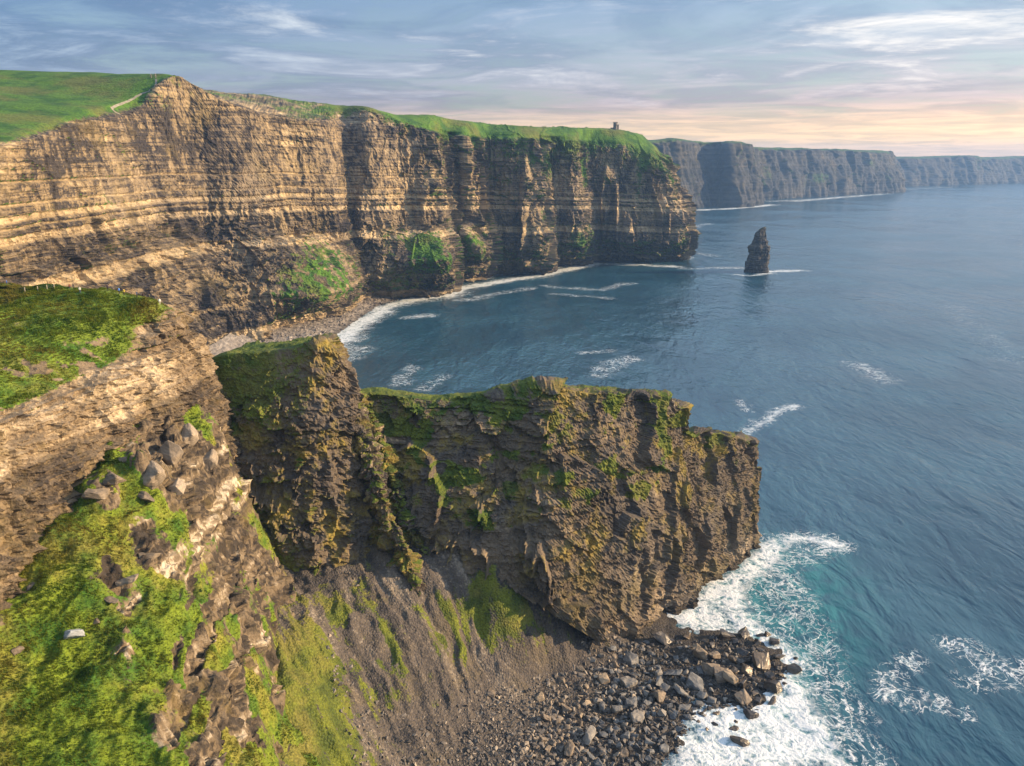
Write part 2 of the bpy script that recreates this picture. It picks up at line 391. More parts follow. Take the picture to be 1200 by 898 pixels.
add(base(642, 320), mY(637, 290, 1088), mY(627, 246, 1112), mY(626, 226, 1122), mY(624, 166, 1134), mY(625, 158, 1144), mY(626, 148, 1180), W(20, 2050, 190), g=(0, 0.2, 0.6, 0.2, 0.35, .9, 1, 1))
add(base(654, 311.5), mY(652, 285, 1165), mY(648, 248, 1170), mY(647, 238, 1174), mY(641, 167, 1180), mY(646, 159, 1168), mY(648, 149, 1200), W(60, 2050, 190), g=(0, 0, 0, 0, 0.35, .9, 1, 1))
add(base(684, 310), mY(681, 284, 1150), mY(676, 246, 1164), mY(676, 236, 1168), mY(672, 168, 1178), mY(673, 160, 1190), mY(676, 150, 1220), W(110, 2050, 190), g=(0, 0.1, 0, 0, 0.35, .9, 1, 1))
add(base(698, 305.5), mY(697, 280, 1222), mY(695, 245, 1230), mY(694, 235, 1234), mY(689, 170, 1246), mY(690, 162, 1254), mY(696, 150.5, 1262), W(160, 2100, 190), g=(0, 0, 0, 0, 0.3, .8, 1, 1))
add(base(740, 305), mY(739, 280, 1214), mY(736, 245, 1222), mY(735, 232, 1228), mY(730, 180, 1240), mY(727, 166, 1250), mY(722, 151, 1275), W(200, 2150, 190), g=(0, 0, 0, 0, 0.3, .7, 1, 1))
add(base(778, 305), mY(777, 280, 1216), mY(774, 245, 1224), mY(771, 230, 1230), mY(764, 190, 1244), mY(757, 172, 1258), mY(742, 154, 1290), W(230, 2200, 185), g=(0, 0, 0, 0.1, 0.45, .8, 1, 1))
add(base(803, 304.5), mY(801, 280, 1224), mY(796, 248, 1232), mY(790, 228, 1240), mY(774, 192, 1258), mY(766, 172, 1275), mY(752, 157, 1310), W(250, 2230, 180), g=(0, 0, 0, 0.1, 0.4, .8, 1, 1))
add(W(288, 1310, -3), W(284, 1310, 38), W(276, 1310, 85), W(266, 1310, 110), W(240, 1310, 155), W(226, 1315, 174), W(200, 1360, 188), W(255, 2260, 180))
add(W(285, 1480, -3), W(280, 1480, 40), W(272, 1480, 85), W(265, 1480, 100), W(245, 1480, 150), W(230, 1485, 165), W(200, 1500, 175), W(258, 2300, 175))
add(W(320, 1900, -3), W(315, 1900, 40), W(310, 1900, 85), W(300, 1900, 100), W(285, 1900, 150), W(275, 1905, 160), W(262, 1950, 165), W(262, 2340, 170))
P, g = net(main, 1.15, (0.85, 0.85, 0.75, 0.75, 0.85, 5, 22), blur=3)
dipf = lambda P: np.clip(0.03 * ((P[..., 0] + 190) + (P[..., 1] - 760)), 0, 60)
lowmask = lambda P: 0.32 + 0.85 * np.maximum(1 - sstep(95, 130, P[..., 2] + dipf(P)), sstep(-170, -60, P[..., 0]) * 0.9)
P2, tone, rw = rock(P, g, -1, BED_MID, 7.0, 1.5, 4.5, 42, 5.0, 22, 1.2, dip=dipf, zfade=lowmask, seed=1, fac=((24, 3.5, 3.6, 1.0), (8, 2.6, 2.0, 1.0), (3.6, 1.3, 0.8, 0.5)), slots=((20, .10, 4.0, .05), (11, .12, 2.6, .05)), bedmod=0.75)
zz = P[..., 2] + dipf(P) + 1.2 * fbm(P * 0.02, 2, seed=4)
def bandf(a, b, soft=1.2): return sstep(a - soft, a + soft, zz) * (1 - sstep(b - soft, b + soft, zz))
upper = sstep(98, 120, zz)
tone = np.clip(tone * (0.62 + 0.28 * upper) + 0.06 + 0.02 * upper + 0.34 * fbm(P / np.array([45, 45, 40]), 4, seed=6), 0, 1)
shale = bandf(84, 104, 2)
tone = tone * (1 - 0.5 * shale) + 0.17 * shale
for a, b, wgt in ((105.5, 111, .8), (114.5, 116.0, .7), (118.5, 123, .72), (128, 129.6, .7), (141, 142.5, .5), (76, 84, .75), (8, 17, .7), (36, 39, .5)):
    bb = bandf(a, b, 0.8); tone = tone + wgt * bb * (1 - tone); P2 = P2 - (normals_grid(P) * np.array([1, 1, 0])) * (1.9 * bb * rw)[..., None]
# gentle relief in the meadow
mead = sstep(0.6, 0.95, g)
P2[..., 2] += mead * (2.2 * fbm(P * 0.012, 3, seed=3) + 0.8 * fbm(P * 0.06, 3, seed=5))
ga = grass_attr(P2, g, -1, 38, 21) - 0.95 * rw * 0 - sstep(0.2, 0.5, g) * (1 - sstep(0.93, 0.97, g)) * (0.08 + 0.75 * np.abs(fbm(P / np.array([9, 9, 25]), 4, 0.6, 8)) * 1.9) * (P[..., 2] < 120)
# grass grows on the shelves in the lower half and along the rim of the far half
ga = ga + 0.30 * rw * sstep(0, 0.6, fbm(P / np.array([30, 30, 45]), 3, seed=31)) * sstep(-50, 100, P[..., 0]) + 0.13 * rw * sstep(-260, -120, P[..., 0])
ga = np.minimum(ga, sstep(6, 22, P2[..., 2]) * 1.4)
struct(grid_object('cliff_terrain', P2, {'tone': tone, 'grass': ga}, M_FAR, flip=True, smooth=False))
MAIN_BASE = P2[:, 2, :2].copy()

# ------------------------------------------------------------------ 2. headlands fading along the coast
def headland(name, cols, back, ustep, seed):
    C = []
    for (bx, by), (rx, ry), (sx, sy), dr, ds in cols:
        b = at_z(bx, by, 0); Yb = b[1]
        r = at_Y(rx, ry, Yb + dr); s_ = at_Y(sx, sy, Yb + ds)
        m1 = b * 0.62 + r * 0.38 + np.array([0, -10, 0]); m1[2] = r[2] * 0.36
        C.append([a4(np.array([b[0], b[1], -4]), 0), a4(m1, 0.25), a4(r, 0.25), a4(s_, 1), a4(s_ + np.array([60, 900, -25]), 1)])
    for row in back: C.append([a4(W(*p), q) for p, q in zip(row, (0, .2, .25, 1, 1))])
    P, g = net(C, ustep, (3.2, 3.2, 5, 60), blur=2)
    P2, tone, rw = rock(P, g, -1, BED_COARSE, 24, 2.0, 30, 130, 14.0, 60, 5, seed=seed, fac=((70, 2.0, 12, 3),))
    ga = grass_attr(P2, g, -1, 90, seed + 7) + 0.22 * rw * sstep(0.1, 0.6, fbm(P / np.array([150, 150, 60]), 3, seed=seed + 2)) * (1 - sstep(60, 120, np.abs(P[..., 2] - 70)))
    ga = np.minimum(ga, sstep(5, 25, P2[..., 2]) * 1.4)
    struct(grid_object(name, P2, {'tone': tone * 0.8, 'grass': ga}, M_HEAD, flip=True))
    return P2[:, 1, :2].copy()
e = at_z(885, 241, 0)
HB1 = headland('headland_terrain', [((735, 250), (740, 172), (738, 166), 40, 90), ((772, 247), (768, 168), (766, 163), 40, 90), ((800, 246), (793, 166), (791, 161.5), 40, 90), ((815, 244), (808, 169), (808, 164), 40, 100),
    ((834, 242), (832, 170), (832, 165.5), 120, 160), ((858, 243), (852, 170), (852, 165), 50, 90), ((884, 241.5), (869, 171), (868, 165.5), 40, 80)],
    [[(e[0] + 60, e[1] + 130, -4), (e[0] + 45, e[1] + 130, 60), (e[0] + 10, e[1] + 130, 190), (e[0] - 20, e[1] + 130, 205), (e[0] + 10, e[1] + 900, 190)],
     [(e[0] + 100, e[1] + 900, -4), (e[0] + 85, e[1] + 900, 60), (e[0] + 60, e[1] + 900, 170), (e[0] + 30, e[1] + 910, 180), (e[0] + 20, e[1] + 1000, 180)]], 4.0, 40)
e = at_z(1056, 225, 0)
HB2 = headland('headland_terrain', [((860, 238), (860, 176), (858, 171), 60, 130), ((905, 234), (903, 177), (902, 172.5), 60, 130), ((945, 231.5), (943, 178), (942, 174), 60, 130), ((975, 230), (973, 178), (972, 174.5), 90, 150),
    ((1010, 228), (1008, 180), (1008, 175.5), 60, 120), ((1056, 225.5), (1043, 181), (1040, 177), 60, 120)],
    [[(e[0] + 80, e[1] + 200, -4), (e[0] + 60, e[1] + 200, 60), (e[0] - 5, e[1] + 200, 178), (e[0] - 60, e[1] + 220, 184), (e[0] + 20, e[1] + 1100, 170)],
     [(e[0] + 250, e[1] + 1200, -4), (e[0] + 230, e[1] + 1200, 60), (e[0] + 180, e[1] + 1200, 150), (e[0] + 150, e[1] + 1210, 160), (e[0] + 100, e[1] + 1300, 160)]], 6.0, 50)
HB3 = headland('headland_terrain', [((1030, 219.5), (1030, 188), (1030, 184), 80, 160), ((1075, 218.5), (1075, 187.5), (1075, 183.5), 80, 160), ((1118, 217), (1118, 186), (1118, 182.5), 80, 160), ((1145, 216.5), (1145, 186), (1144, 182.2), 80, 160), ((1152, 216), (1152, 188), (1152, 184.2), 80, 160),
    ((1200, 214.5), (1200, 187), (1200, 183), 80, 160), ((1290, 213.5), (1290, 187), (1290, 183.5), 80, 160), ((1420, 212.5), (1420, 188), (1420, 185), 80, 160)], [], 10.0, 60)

# ------------------------------------------------------------------ 3. sea stack
def make_stack():
    c = at_z(888.5, 320, 0)
    k = np.linalg.norm(c - np.array([0, 0, H])) / F * 1.0
    prof = [(-3, -14, 14), (3, -13.2, 13), (8, -13, 12.8), (14, -12.6, 12.6), (19, -11.4, 14), (24, -11.2, 14.2), (30, -11, 14), (34, -12, 14), (37, -10.5, 13), (39, -8.5, 10), (44, -6.2, 9.2), (50, -5.2, 8.2), (54, -4.4, 8), (58, -1.5, 7.8), (60, -0.3, 7.6), (62, 3.2, 7.4), (63.5, 5.8, 6.8)]
    zs = np.arange(-3, 63.5, 0.45)
    l = np.interp(zs, [p[0] for p in prof], [p[1] for p in prof]) * 1.1; r = np.interp(zs, [p[0] for p in prof], [p[2] for p in prof]) * 1.1
    th = np.linspace(0, 2 * math.pi, 260)
    P = np.zeros((len(th), len(zs), 3))
    ex = 0.62
    cx = np.sign(np.cos(th)) * np.abs(np.cos(th)) ** ex; sy_ = np.sign(np.sin(th)) * np.abs(np.sin(th)) ** ex
    hw = (r - l) / 2; cc = (r + l) / 2
    P[..., 0] = c[0] + cc[None] + cx[:, None] * hw[None]
    P[..., 1] = c[1] + 10 + sy_[:, None] * (hw[None] * 0.75 + 1)
    P[..., 2] = zs[None]
    N = normals_grid(P); N[..., 2] = 0
    s = np.repeat(np.cumsum(np.r_[0, np.hypot(*np.diff(P[:, 10, :2], axis=0).T)])[:, None], len(zs), 1)
    pro, tone, gap = beds(P[..., 2] * 1.0, s, BED_FINE, 5.0)
    q = P.copy(); q[-1] = q[0]
    d = 0.9 * pro + 2.2 * facets(q, 7, 1.4, 3)[0] + 1.0 * fbm(q / 7, 4, seed=3) + 0.7 * fbm(q * np.array([1, 1, .15]) / 4, 3, seed=6, ridged=True)
    d *= np.clip(hw / 8, 0.3, 1)[None]
    P2 = P + N * d[..., None]; P2[-1] = P2[0]
    P2[:, -1, :2] = P2[:, -1, :2].mean(0)
    ga = grass_attr(P2, P2[..., 2] * 0, 1, 12, 3, wslope=0.3)
    ga = ga + 0.2 * sstep(45, 60, P2[..., 2])
    o = grid_object('sea_stack', P2 - c * np.array([1, 1, 0]), {'tone': tone, 'grass': ga}, M_STACK, smooth=False)
    o.location = (c[0], c[1], 0)
    o['label'] = 'tall dark layered rock stack standing alone in the sea off the cliffs'; o['category'] = 'sea stack'
    return c
STACK = make_stack()

# ------------------------------------------------------------------ 4. the near wall with its grassy ledge
C = []
def wrow(b, lo, bb, bt, s1, top, cap, g=(0, 0, 0, 0, .8, 1, 1)):
    C.append([a4(sv(*p), q) for p, q in zip((b, lo, bb, bt, s1, top, cap), g)])
wrow((-98, 40, 62), (-106, 40, 92), (-110, 40, 112), (-112, 40, 121), (-122, 46, 125), (-160, 80, 136), (-260, 160, 142))
wrow((-99, 105, 62), (-106, 107, 92), (-109, 110, 112), (-111, 110, 120.5), (-119, 120, 124), (-146, 150, 134), (-200, 210, 140))
wrow((-99, 155, 66), (-104, 157, 95), (-107, 158, 112), (-109, 158, 120.5), (-116, 168, 124), (-133, 198, 133), (-165, 232, 138))
wrow((-95, 192, 70), (-99, 194, 97), (-102, 195, 112), (-103.5, 195, 120), (-110, 200, 125), (-121, 212, 134.5), (-152, 234, 138))
wrow((-88, 228, 66), (-94, 228, 96), (-96.5, 228, 112), (-98, 228, 120), (-101.5, 227, 129), (-105, 224, 136.5), (-146, 236, 138), g=(0, 0, 0, 0, .25, .95, 1))
wrow((-86, 244, 60), (-93, 245, 95), (-96.5, 245, 112), (-98, 244, 119.5), (-102, 239, 129), (-105, 229, 136.5), (-146, 237, 138), g=(0, 0, 0, 0, .15, .9, 1))
wrow((-102, 262, 60), (-108, 259, 95), (-111, 256, 112), (-112, 255, 120), (-112, 249, 129), (-113, 235, 136.8), (-147, 238, 138), g=(0, 0, 0, 0, .1, .9, 1))
wrow((-160, 275, 60), (-160, 270, 95), (-160, 266, 112), (-160, 264, 120), (-160, 259, 129), (-158, 247, 137.6), (-160, 240, 138.2), g=(0, 0, 0, 0, .1, .9, 1))
wrow((-270, 300, 60), (-268, 294, 95), (-266, 290, 112), (-264, 288, 120), (-262, 282, 131), (-255, 268, 141), (-220, 240, 141), g=(0, 0, 0, 0, .1, .9, 1))
P, g = net(C, 0.5, (0.5, 0.4, 0.33, 0.45, 0.6, 1.2), blur=2)
P2, tone, rw = rock(P, g, -1, BED_FINE, 3.0, 1.3, 2.0, 24, 0.4, 8, 0.15, seed=2, fac=((9, 0.8, 1.3, 0.5), (3.4, 0.55, 0.6, 0.4), (1.5, .5, .25, .2)), slots=((12, .12, 1.8, .035),))
zb = P[..., 2]
top_z = sv(-103, 200, 120)[2]; 
band = sstep(top_z - 8.5, top_z - 7.0, zb) * (1 - sstep(top_z + 0.2, top_z + 1.6, zb)) * rw
tone = np.clip(tone * 0.75 + 0.18, 0, 1); tone = tone + 0.6 * band * (1 - tone)
tone = tone + 0.7 * sstep(top_z - 1.6, top_z - 0.9, zb) * (1 - sstep(top_z - 0.1, top_z + 0.5, zb)) * rw * (1 - tone)
mid = sstep(top_z - 20, top_z - 17, zb) * (1 - sstep(top_z - 10, top_z - 8, zb)); tone *= 1 - 0.1 * mid * rw
P2 -= normals_grid(P) * np.array([1, 1, 0]) * (0.9 * band)[..., None]
hum = sstep(0.6, 0.95, g)
P2[..., 2] += hum * (1.3 * fbm(P / 14, 3, seed=9) + 0.55 * fbm(P / 3.5, 3, seed=4) + 0.25 * fbm(P / 1.3, 2, seed=2)) * sstep(0, 6, np.abs(P[..., 2] - 1e3))
ga = grass_attr(P2, g, -1, 6, 12, bias=-0.02)
ga = np.where(rw > 0.5, ga - 0.12, ga)
low_ = 1 - sstep(top_z + 4, top_z + 11, P[..., 2])
ga = ga - 0.9 * low_ * sstep(0.12, 0.4, fbm(P / 7, 4, 0.6, 14)) - 0.5 * sstep(0.3, 0.5, fbm(P / 9, 4, 0.6, 16))
struct(grid_object('ledge_terrain', P2, {'tone': tone, 'grass': ga}, M_NEAR, flip=True, smooth=False))
LEDGE = (P2, ga)

# ------------------------------------------------------------------ scattered-point surfaces (slopes)
def rbf_surface(pts, lam=1e-3):
    X = np.array(pts); A = X[:, :2]; n = len(A)
    d = np.linalg.norm(A[:, None] - A[None], axis=2)
    K = np.zeros((n + 3, n + 3)); K[:n, :n] = d + lam * np.eye(n); K[:n, n] = 1; K[:n, n + 1:] = A; K[n, :n] = 1; K[n + 1:, :n] = A.T
    w = np.linalg.solve(K, np.r_[X[:, 2], 0, 0, 0])
    def f(x, y):
        out = w[n] + w[n + 1] * x + w[n + 2] * y
        for i in range(n): out = out + w[i] * np.hypot(x - A[i, 0], y - A[i, 1])
        return out
    return f
# 5. scree fan running down to the shore
talus_px = [(340, 672, 38), (370, 672, 37), (400, 665, 38), (440, 655, 38), (480, 650, 38), (520, 645, 38), (580, 665, 35), (640, 705, 23), (690, 738, 8), (740, 748, 1.0),
    (400, 750, 29), (350, 740, 37), (350, 800, 34), (370, 898, 24), (330, 898, 31), (400, 898, 19), (480, 898, 10), (540, 898, 6), (600, 898, 3.3), (480, 800, 18.5), (560, 800, 10), (640, 790, 5.0), (700, 790, 2.6),
    (560, 730, 20), (480, 720, 28), (640, 740, 14), (440, 820, 18), (520, 860, 8.6),
    (740, 800, 1.8), (800, 760, 1.6), (870, 748, 1.0), (930, 785, 0.0), (880, 830, 0.0), (800, 870, 0.0), (770, 898, 0.0), (700, 898, 1.4), (750, 830, 1.5), (650, 860, 2.6),
    (970, 790, -3.5), (905, 715, -3.5), (830, 898, -3), (850, 870, -2.5), (960, 850, -4), (800, 715, -2.5)]
tp = [at_z(*q) for q in talus_px]
tp += [W(-62, 120, 34), W(-40, 140, 20), W(-20, 140, 9), W(0, 140, 3), W(30, 140, 0), W(60, 140, -3), W(-55, 245, 40), W(0, 250, 38), W(30, 260, 15), W(60, 290, -4), W(-80, 215, 42), W(130, 260, -6), W(130, 180, -6)]
f_talus = rbf_surface(tp)
gx = np.arange(-95, 128, 0.5); gy = np.arange(95, 300, 0.5)
X, Y = np.meshgrid(gx, gy, indexing='ij')
Z = f_talus(X, Y)
fall = np.stack([X * 0.80 + Y * 0.60, (X * 0.60 - Y * 0.80) * 0.13, X * 0], -1)         # gullies run down the slope
dirn = np.array([0.62, -0.78]); across = X * dirn[1] * -1 + Y * dirn[0]; along = X * dirn[0] + Y * dirn[1]
q = np.stack([across, along * 0.14, X * 0], -1)
slope_w = sstep(3, 14, Z)
q = q + 0.9 * np.stack([fbm(np.stack([X, Y, X * 0], -1) / 14, 3, seed=2), X * 0, X * 0], -1) * 6
gul = fbm(q / np.array([9.0, 6.0, 1]), 4, 0.6, 3, ridged=True)
Z = Z + slope_w * (1.5 * (gul - 0.2) + 1.8 * fbm(np.stack([X, Y, X * 0], -1) / 15, 4, seed=6) + 0.5 * fbm(np.stack([X, Y, X * 0], -1) / 3, 3, seed=1) + 0.7 * (fbm(q / np.array([2.6, 2.4, 1]), 3, 0.55, 6, ridged=True) - .2)) + 0.35 * fbm(np.stack([X, Y, X * 0], -1) / 1.6, 3, seed=2) * sstep(-1, 2, Z) + 0.5 * fbm(np.stack([X, Y, X * 0], -1) / 4, 2, seed=5)
P = np.stack([X, Y, Z], -1)
pn = fbm(q / 9.0, 4, 0.6, 5)
def blob(px, py, z, r):
    c = at_z(px, py, z); return np.exp(-((X - c[0])**2 + (Y - c[1])**2) / r**2)
patch = 0.9 * blob(600, 705, 27, 9) + 0.8 * blob(555, 690, 30, 8) + 0.5 * blob(520, 720, 26, 8) + 0.9 * blob(345, 760, 36, 13) + 0.8 * blob(345, 840, 32, 13) + 0.7 * blob(400, 705, 34, 7) + 0.55 * blob(430, 790, 22, 10) + 0.7 * blob(360, 880, 27, 12) + 0.4 * blob(540, 770, 16, 9) + 0.6 * blob(640, 715, 20, 6) + .4 * blob(330, 690, 38, 8)
pf = fbm(q / 2.2, 4, 0.6, 9)
left = 1 - sstep(-45, -12, X + 0.25 * (Y - 190))
spk = fbm(np.stack([X, Y, X * 0], -1) / 3.5, 4, 0.6, 7)
ga = np.clip(0.70 * np.minimum(patch, 1) + (0.3 + 0.6 * np.minimum(patch, 1)) * pf + 0.5 * pn + 0.45 * spk + 0.24 * left - 0.04, -0.3, 0.95) * sstep(3, 7, Z)
tone = np.clip(0.36 + 0.9 * fbm(q / np.array([2.2, 2.6, 1]), 4, 0.6, 1) + 0.5 * fbm(q / 9.0, 3, 0.6, 2), 0, 1)
struct(grid_object('scree_terrain', P, {'tone': tone, 'grass': ga}, M_SCREE))
TZ = Z
def talus_z(x, y):
    i = np.clip((np.asarray(x) - gx[0]) / 0.5, 0, len(gx) - 2); j = np.clip((np.asarray(y) - gy[0]) / 0.5, 0, len(gy) - 2)
    i0 = i.astype(int); j0 = j.astype(int); a = i - i0; b = j - j0
    return (TZ[i0, j0] * (1 - a) + TZ[i0 + 1, j0] * a) * (1 - b) + (TZ[i0, j0 + 1] * (1 - a) + TZ[i0 + 1, j0 + 1] * a) * b

# 6. grassy spur below the wall
hill_px = [(0, 690, 92), (60, 612, 98), (100, 562, 102), (150, 497, 108), (195, 478, 108), (235, 480, 103), (262, 510, 95),
    (275, 545, 86), (300, 600, 67), (330, 670, 46), (165, 548, 103.5), (130, 600, 97), (115, 575, 102), (100, 650, 93), (60, 720, 87), (180, 625, 90), (225, 560, 93), (250, 620, 80), (285, 660, 64), (200, 700, 79), (250, 700, 71), (300, 720, 56),
    (0, 800, 82), (100, 800, 78), (200, 800, 70), (255, 780, 65), (290, 760, 57), (0, 898, 76), (100, 898, 73), (200, 898, 68), (248, 898, 63), (290, 898, 52), (318, 800, 47), (328, 720, 46), (300, 840, 52), (345, 760, 38), (350, 840, 33), (330, 898, 36)]
hp = [sv_z(*q) for q in hill_px]
hp += [W(-98, 60, 80), W(-70, 60, 66), (W(-52, 60, 45)), W(-35, 60, 20), W(-30, 110, 24), W(-38, 140, 22), W(-45, 165, 24), W(-55, 195, 26), W(-58, 215, 25), W(-85, 228, 40), W(-78, 222, 35), W(-70, 222, 28), W(-97, 225, 60), W(-110, 150, 90), W(-110, 100, 86), W(-112, 190, 88)]
f_hill = rbf_surface(hp)
hx = np.arange(-112, -30, 0.27); hy = np.arange(55, 236, 0.3)
X, Y = np.meshgrid(hx, hy, indexing='ij')
Z = f_hill(X, Y)
Q3 = np.stack([X, Y, Z], -1)
N0 = normals_grid(Q3)
outc = np.zeros_like(X)
def blob2(px, py, z, r):
    c = sv_z(px, py, z); return np.exp(-((X - c[0])**2 + (Y - c[1])**2) / r**2)
outc = 1.0 * blob2(215, 545, 95, 8) + 0.6 * blob2(250, 600, 84, 8) + 0.8 * blob2(180, 660, 85, 4.5) + 0.6 * blob2(140, 690, 86, 4) + 0.7 * blob2(285, 620, 72, 6) + 0.8 * blob2(270, 820, 60, 5) + 0.7 * blob2(300, 740, 55, 4) + 0.6 * blob2(170, 540, 102, 5) + 0.5 * blob2(240, 890, 64, 4) + 0.5 * blob2(230, 470, 104, 6)
nn = fbm(Q3 / 6.0, 4, 0.55, 7)
steep = 1 - sstep(0.45, 0.72, N0[..., 2])
ca = sv_z(322, 672, 50); cb = sv_z(243, 888, 63); cd = (cb - ca)[:2]; cl_ = np.hypot(*cd); cd /= cl_
al_ = (X - ca[0]) * cd[0] + (Y - ca[1]) * cd[1]; ac_ = (X - ca[0]) * -cd[1] + (Y - ca[1]) * cd[0]
stripe = sstep(0.0, 0.25, fbm(np.stack([ac_ / 2.6, al_ / 30, X * 0], -1), 3, 0.5, 4)) * np.exp(-(ac_ / 11) ** 2) * sstep(-8, 4, al_) * (1 - sstep(cl_ - 4, cl_ + 10, al_))
outc = outc + 0.95 * stripe
gz = np.clip(0.98 - 1.15 * outc - 0.22 * steep + 0.95 * nn, -0.2, 1.2)
rockw = 1 - sstep(0.35, 0.6, gz)
s_ = Y
# beds come out as steps where the turf is broken
zq = Z + 1.0 * fbm(Q3 / 20, 2, seed=2)
zb_, pro_, tone_, _j = BED_FINE
k = np.clip(np.searchsorted(zb_, zq) - 1, 0, len(zb_) - 2)
fr = (zq - zb_[k]) / (zb_[k + 1] - zb_[k])
stepz = zb_[k] + (zb_[k + 1] - zb_[k]) * sstep(0.25, 0.75, fr) - zq
Z2 = Z - 0.9 * stripe + rockw * (0.85 * stepz + 1.2 * fbm(Q3 / 5, 4, seed=4)) + 2.6 * fbm(Q3 / 13, 3, seed=1) + 1.6 * (fbm(Q3 / 8, 3, 0.5, 2, ridged=True) - .2) + (1 - rockw) * (0.55 * fbm(Q3 / 2.6, 3, seed=8) + 0.22 * fbm(Q3 / 0.9, 2, seed=3))
# knobs of rock standing out of the turf
for px, py, z, r, hgt in ((168, 545, 103, 3.0, 4.5), (118, 572, 102, 3.4, 4.0), (205, 520, 100, 2.6, 3.5), (178, 560, 100, 2.2, 3.0), (245, 520, 97, 3.5, 4.0)):
    c = sv_z(px, py, z); d = np.hypot(X - c[0], Y - c[1]) / r + 0.35 * fbm(Q3 / 2.2, 3, seed=5)
    kb = 1 - sstep(0.75, 1.15, d); Z2 += 0.45 * hgt * kb; gz = gz - 0.9 * kb * (1 - sstep(0.2, 0.5, fbm(Q3 / 1.5, 2, seed=6) + 0.3)) ; 
fv, fe = facets(Q3, 5.5, 0.7, 3); fv2, fe2 = facets(Q3, 2.2, 0.6, 5)
hr_ = rockw * (1.6 * fv + 0.6 * fv2 - 0.5 * (1 - sstep(0, .16, fe2)))
X, Y, Z2 = X + N0[..., 0] * hr_, Y + N0[..., 1] * hr_, Z2 + N0[..., 2] * hr_
P = np.stack([X + 0.5 * rockw * fbm(Q3 / 1.7, 2, seed=2), Y + 0.5 * rockw * fbm(Q3 / 1.7, 2, seed=9), Z2], -1)
_p, tone, gap = beds(Z2 + 0.6 * fbm(Q3 / 6, 2, seed=3), Y + 0.6 * X, BED_FINE, 3.0)
tone = np.clip(tone * 0.8 + 0.06 + 0.3 * fbm(Q3 / 4, 3, seed=1) - 0.4 * gap, 0, 1)
ga = np.clip(gz - 0.3 * (1 - sstep(0.25, 0.5, normals_grid(P)[..., 2])), -0.3, 1.2)
struct(grid_object('grassy_spur_hill', P, {'tone': tone, 'grass': ga}, M_HILL))
HILL = (P, ga)

# ------------------------------------------------------------------ 7. rock fins in front of the bay
def fin(name, rows, ustep, vs, seed, big=3.0, bs=16, rib=1.6, rs=8, fine=1.1, strata=0.7, gbias=0.0, mat=None, joint=3.4, tone_bias=0.0, gfun=None, fac=((15, 1.6, 3.0, 0.4), (6.5, 1.2, 1.2, 0.4), (2.8, 0.7, 0.5, 0.2), (1.3, .6, .25, .1)), slots=((17, .07, 2.6, .04),)):
    P, g = net(rows, ustep, vs, blur=2)
    P2, tone, rw = rock(P, g, -1, BED_FINE, joint, strata, big, bs, rib, rs, fine, seed=seed, fac=fac, slots=slots, bedmod=0.6)
    hum = sstep(0.5, 0.9, g)
    P2[..., 2] += hum * (0.8 * fbm(P / 5, 3, seed=4) + 0.3 * fbm(P / 1.5, 2, seed=3))
    ga = grass_attr(P2, g, -1, 9, seed + 3, bias=gbias)
    if gfun: ga = ga + gfun(P)
    ga = np.minimum(ga, sstep(4, 12, P2[..., 2]) * 1.4)
    o = grid_object(name, P2, {'tone': np.clip(0.40 + 0.42 * tone + 0.5 * sstep(1, 4, P[..., 2]) * (1 - sstep(7, 13, P[..., 2] + 3 * fbm(P / 8, 2, seed=3))) + 0.35 * fbm(P / 9, 3, seed=seed + 5) + tone_bias, 0, 1), 'grass': ga}, mat or M_FIN, flip=True, smooth=False)
    struct(o)
    return P2, ga
def frow(b, m, m2, r, back, g=(0, 0.1, 0.1, 0.35, 0.8, 0.5, 0)):
    bx, by = back
    rb = r + np.array([bx, by, -1.0]); mb = r + np.array([bx * 1.25, by * 1.25, 0]); mb[2] = r[2] * 0.5
    bb = r + np.array([bx * 1.6, by * 1.6, 0]); bb[2] = -4
    top = r * 0.55 + rb * 0.45 + np.array([0, 0, 0.3])
    return [a4(p, q) for p, q in zip((b, m, m2, r, top, rb, mb, bb), tuple(g) + (0,))]
rows = []
rows.append(frow(sv_Y(400, 640, 262), sv_Y(400, 570, 268), sv_Y(400, 510, 274), sv_Y(400, 462, 280), (2, 11)))
rows.append(frow(sv_Y(440, 650, 258), sv_Y(440, 580, 264), sv_Y(440, 520, 270), sv_Y(438, 461, 279), (2, 11), g=(0, .3, .1, .5, 1, .5, 0)))
rows.append(frow(sv_Y(500, 655, 249), sv_Y(500, 585, 258), sv_Y(500, 520, 268), sv_Y(500, 468, 280), (2, 11), g=(0, .3, .1, .55, 1, .5, 0)))
rows.append(frow(sv_Y(580, 680, 241), sv_Y(580, 600, 252), sv_Y(578, 520, 266), sv_Y(560, 464, 281), (2, 11), g=(0, .1, .1, .5, 1, .5, 0)))
rows.append(frow(sv_Y(615, 700, 239), sv_Y(605, 610, 253), sv_Y(600, 530, 266), sv_Y(590, 458, 280), (1, 12), g=(0, 0, .1, .4, .8, .5, 0)))
rows.append(frow(sv_Y(648, 720, 238), sv_Y(645, 620, 248), sv_Y(645, 530, 262), sv_Y(648, 455, 279), (0, 12), g=(0, 0, .15, .3, .6, .5, 0)))
rows.append(frow(sv_Y(695, 748, 246), sv_Y(692, 640, 254), sv_Y(695, 540, 266), sv_Y(700, 461, 282), (-3, 12), g=(0, 0, .15, .3, .6, .5, 0)))
rows.append(frow(base(742, 750, -3), sv_Y(742, 650, 264), sv_Y(745, 540, 275), sv_Y(748, 463, 287), (-5, 11), g=(0, 0, .2, .3, .6, .5, 0)))
rows.append(frow(base(802, 712, -3), sv_Y(798, 630, 285), sv_Y(792, 540, 292), sv_Y(780, 463, 298), (-7, 9), g=(0, 0, .2, .3, .6, .5, 0)))
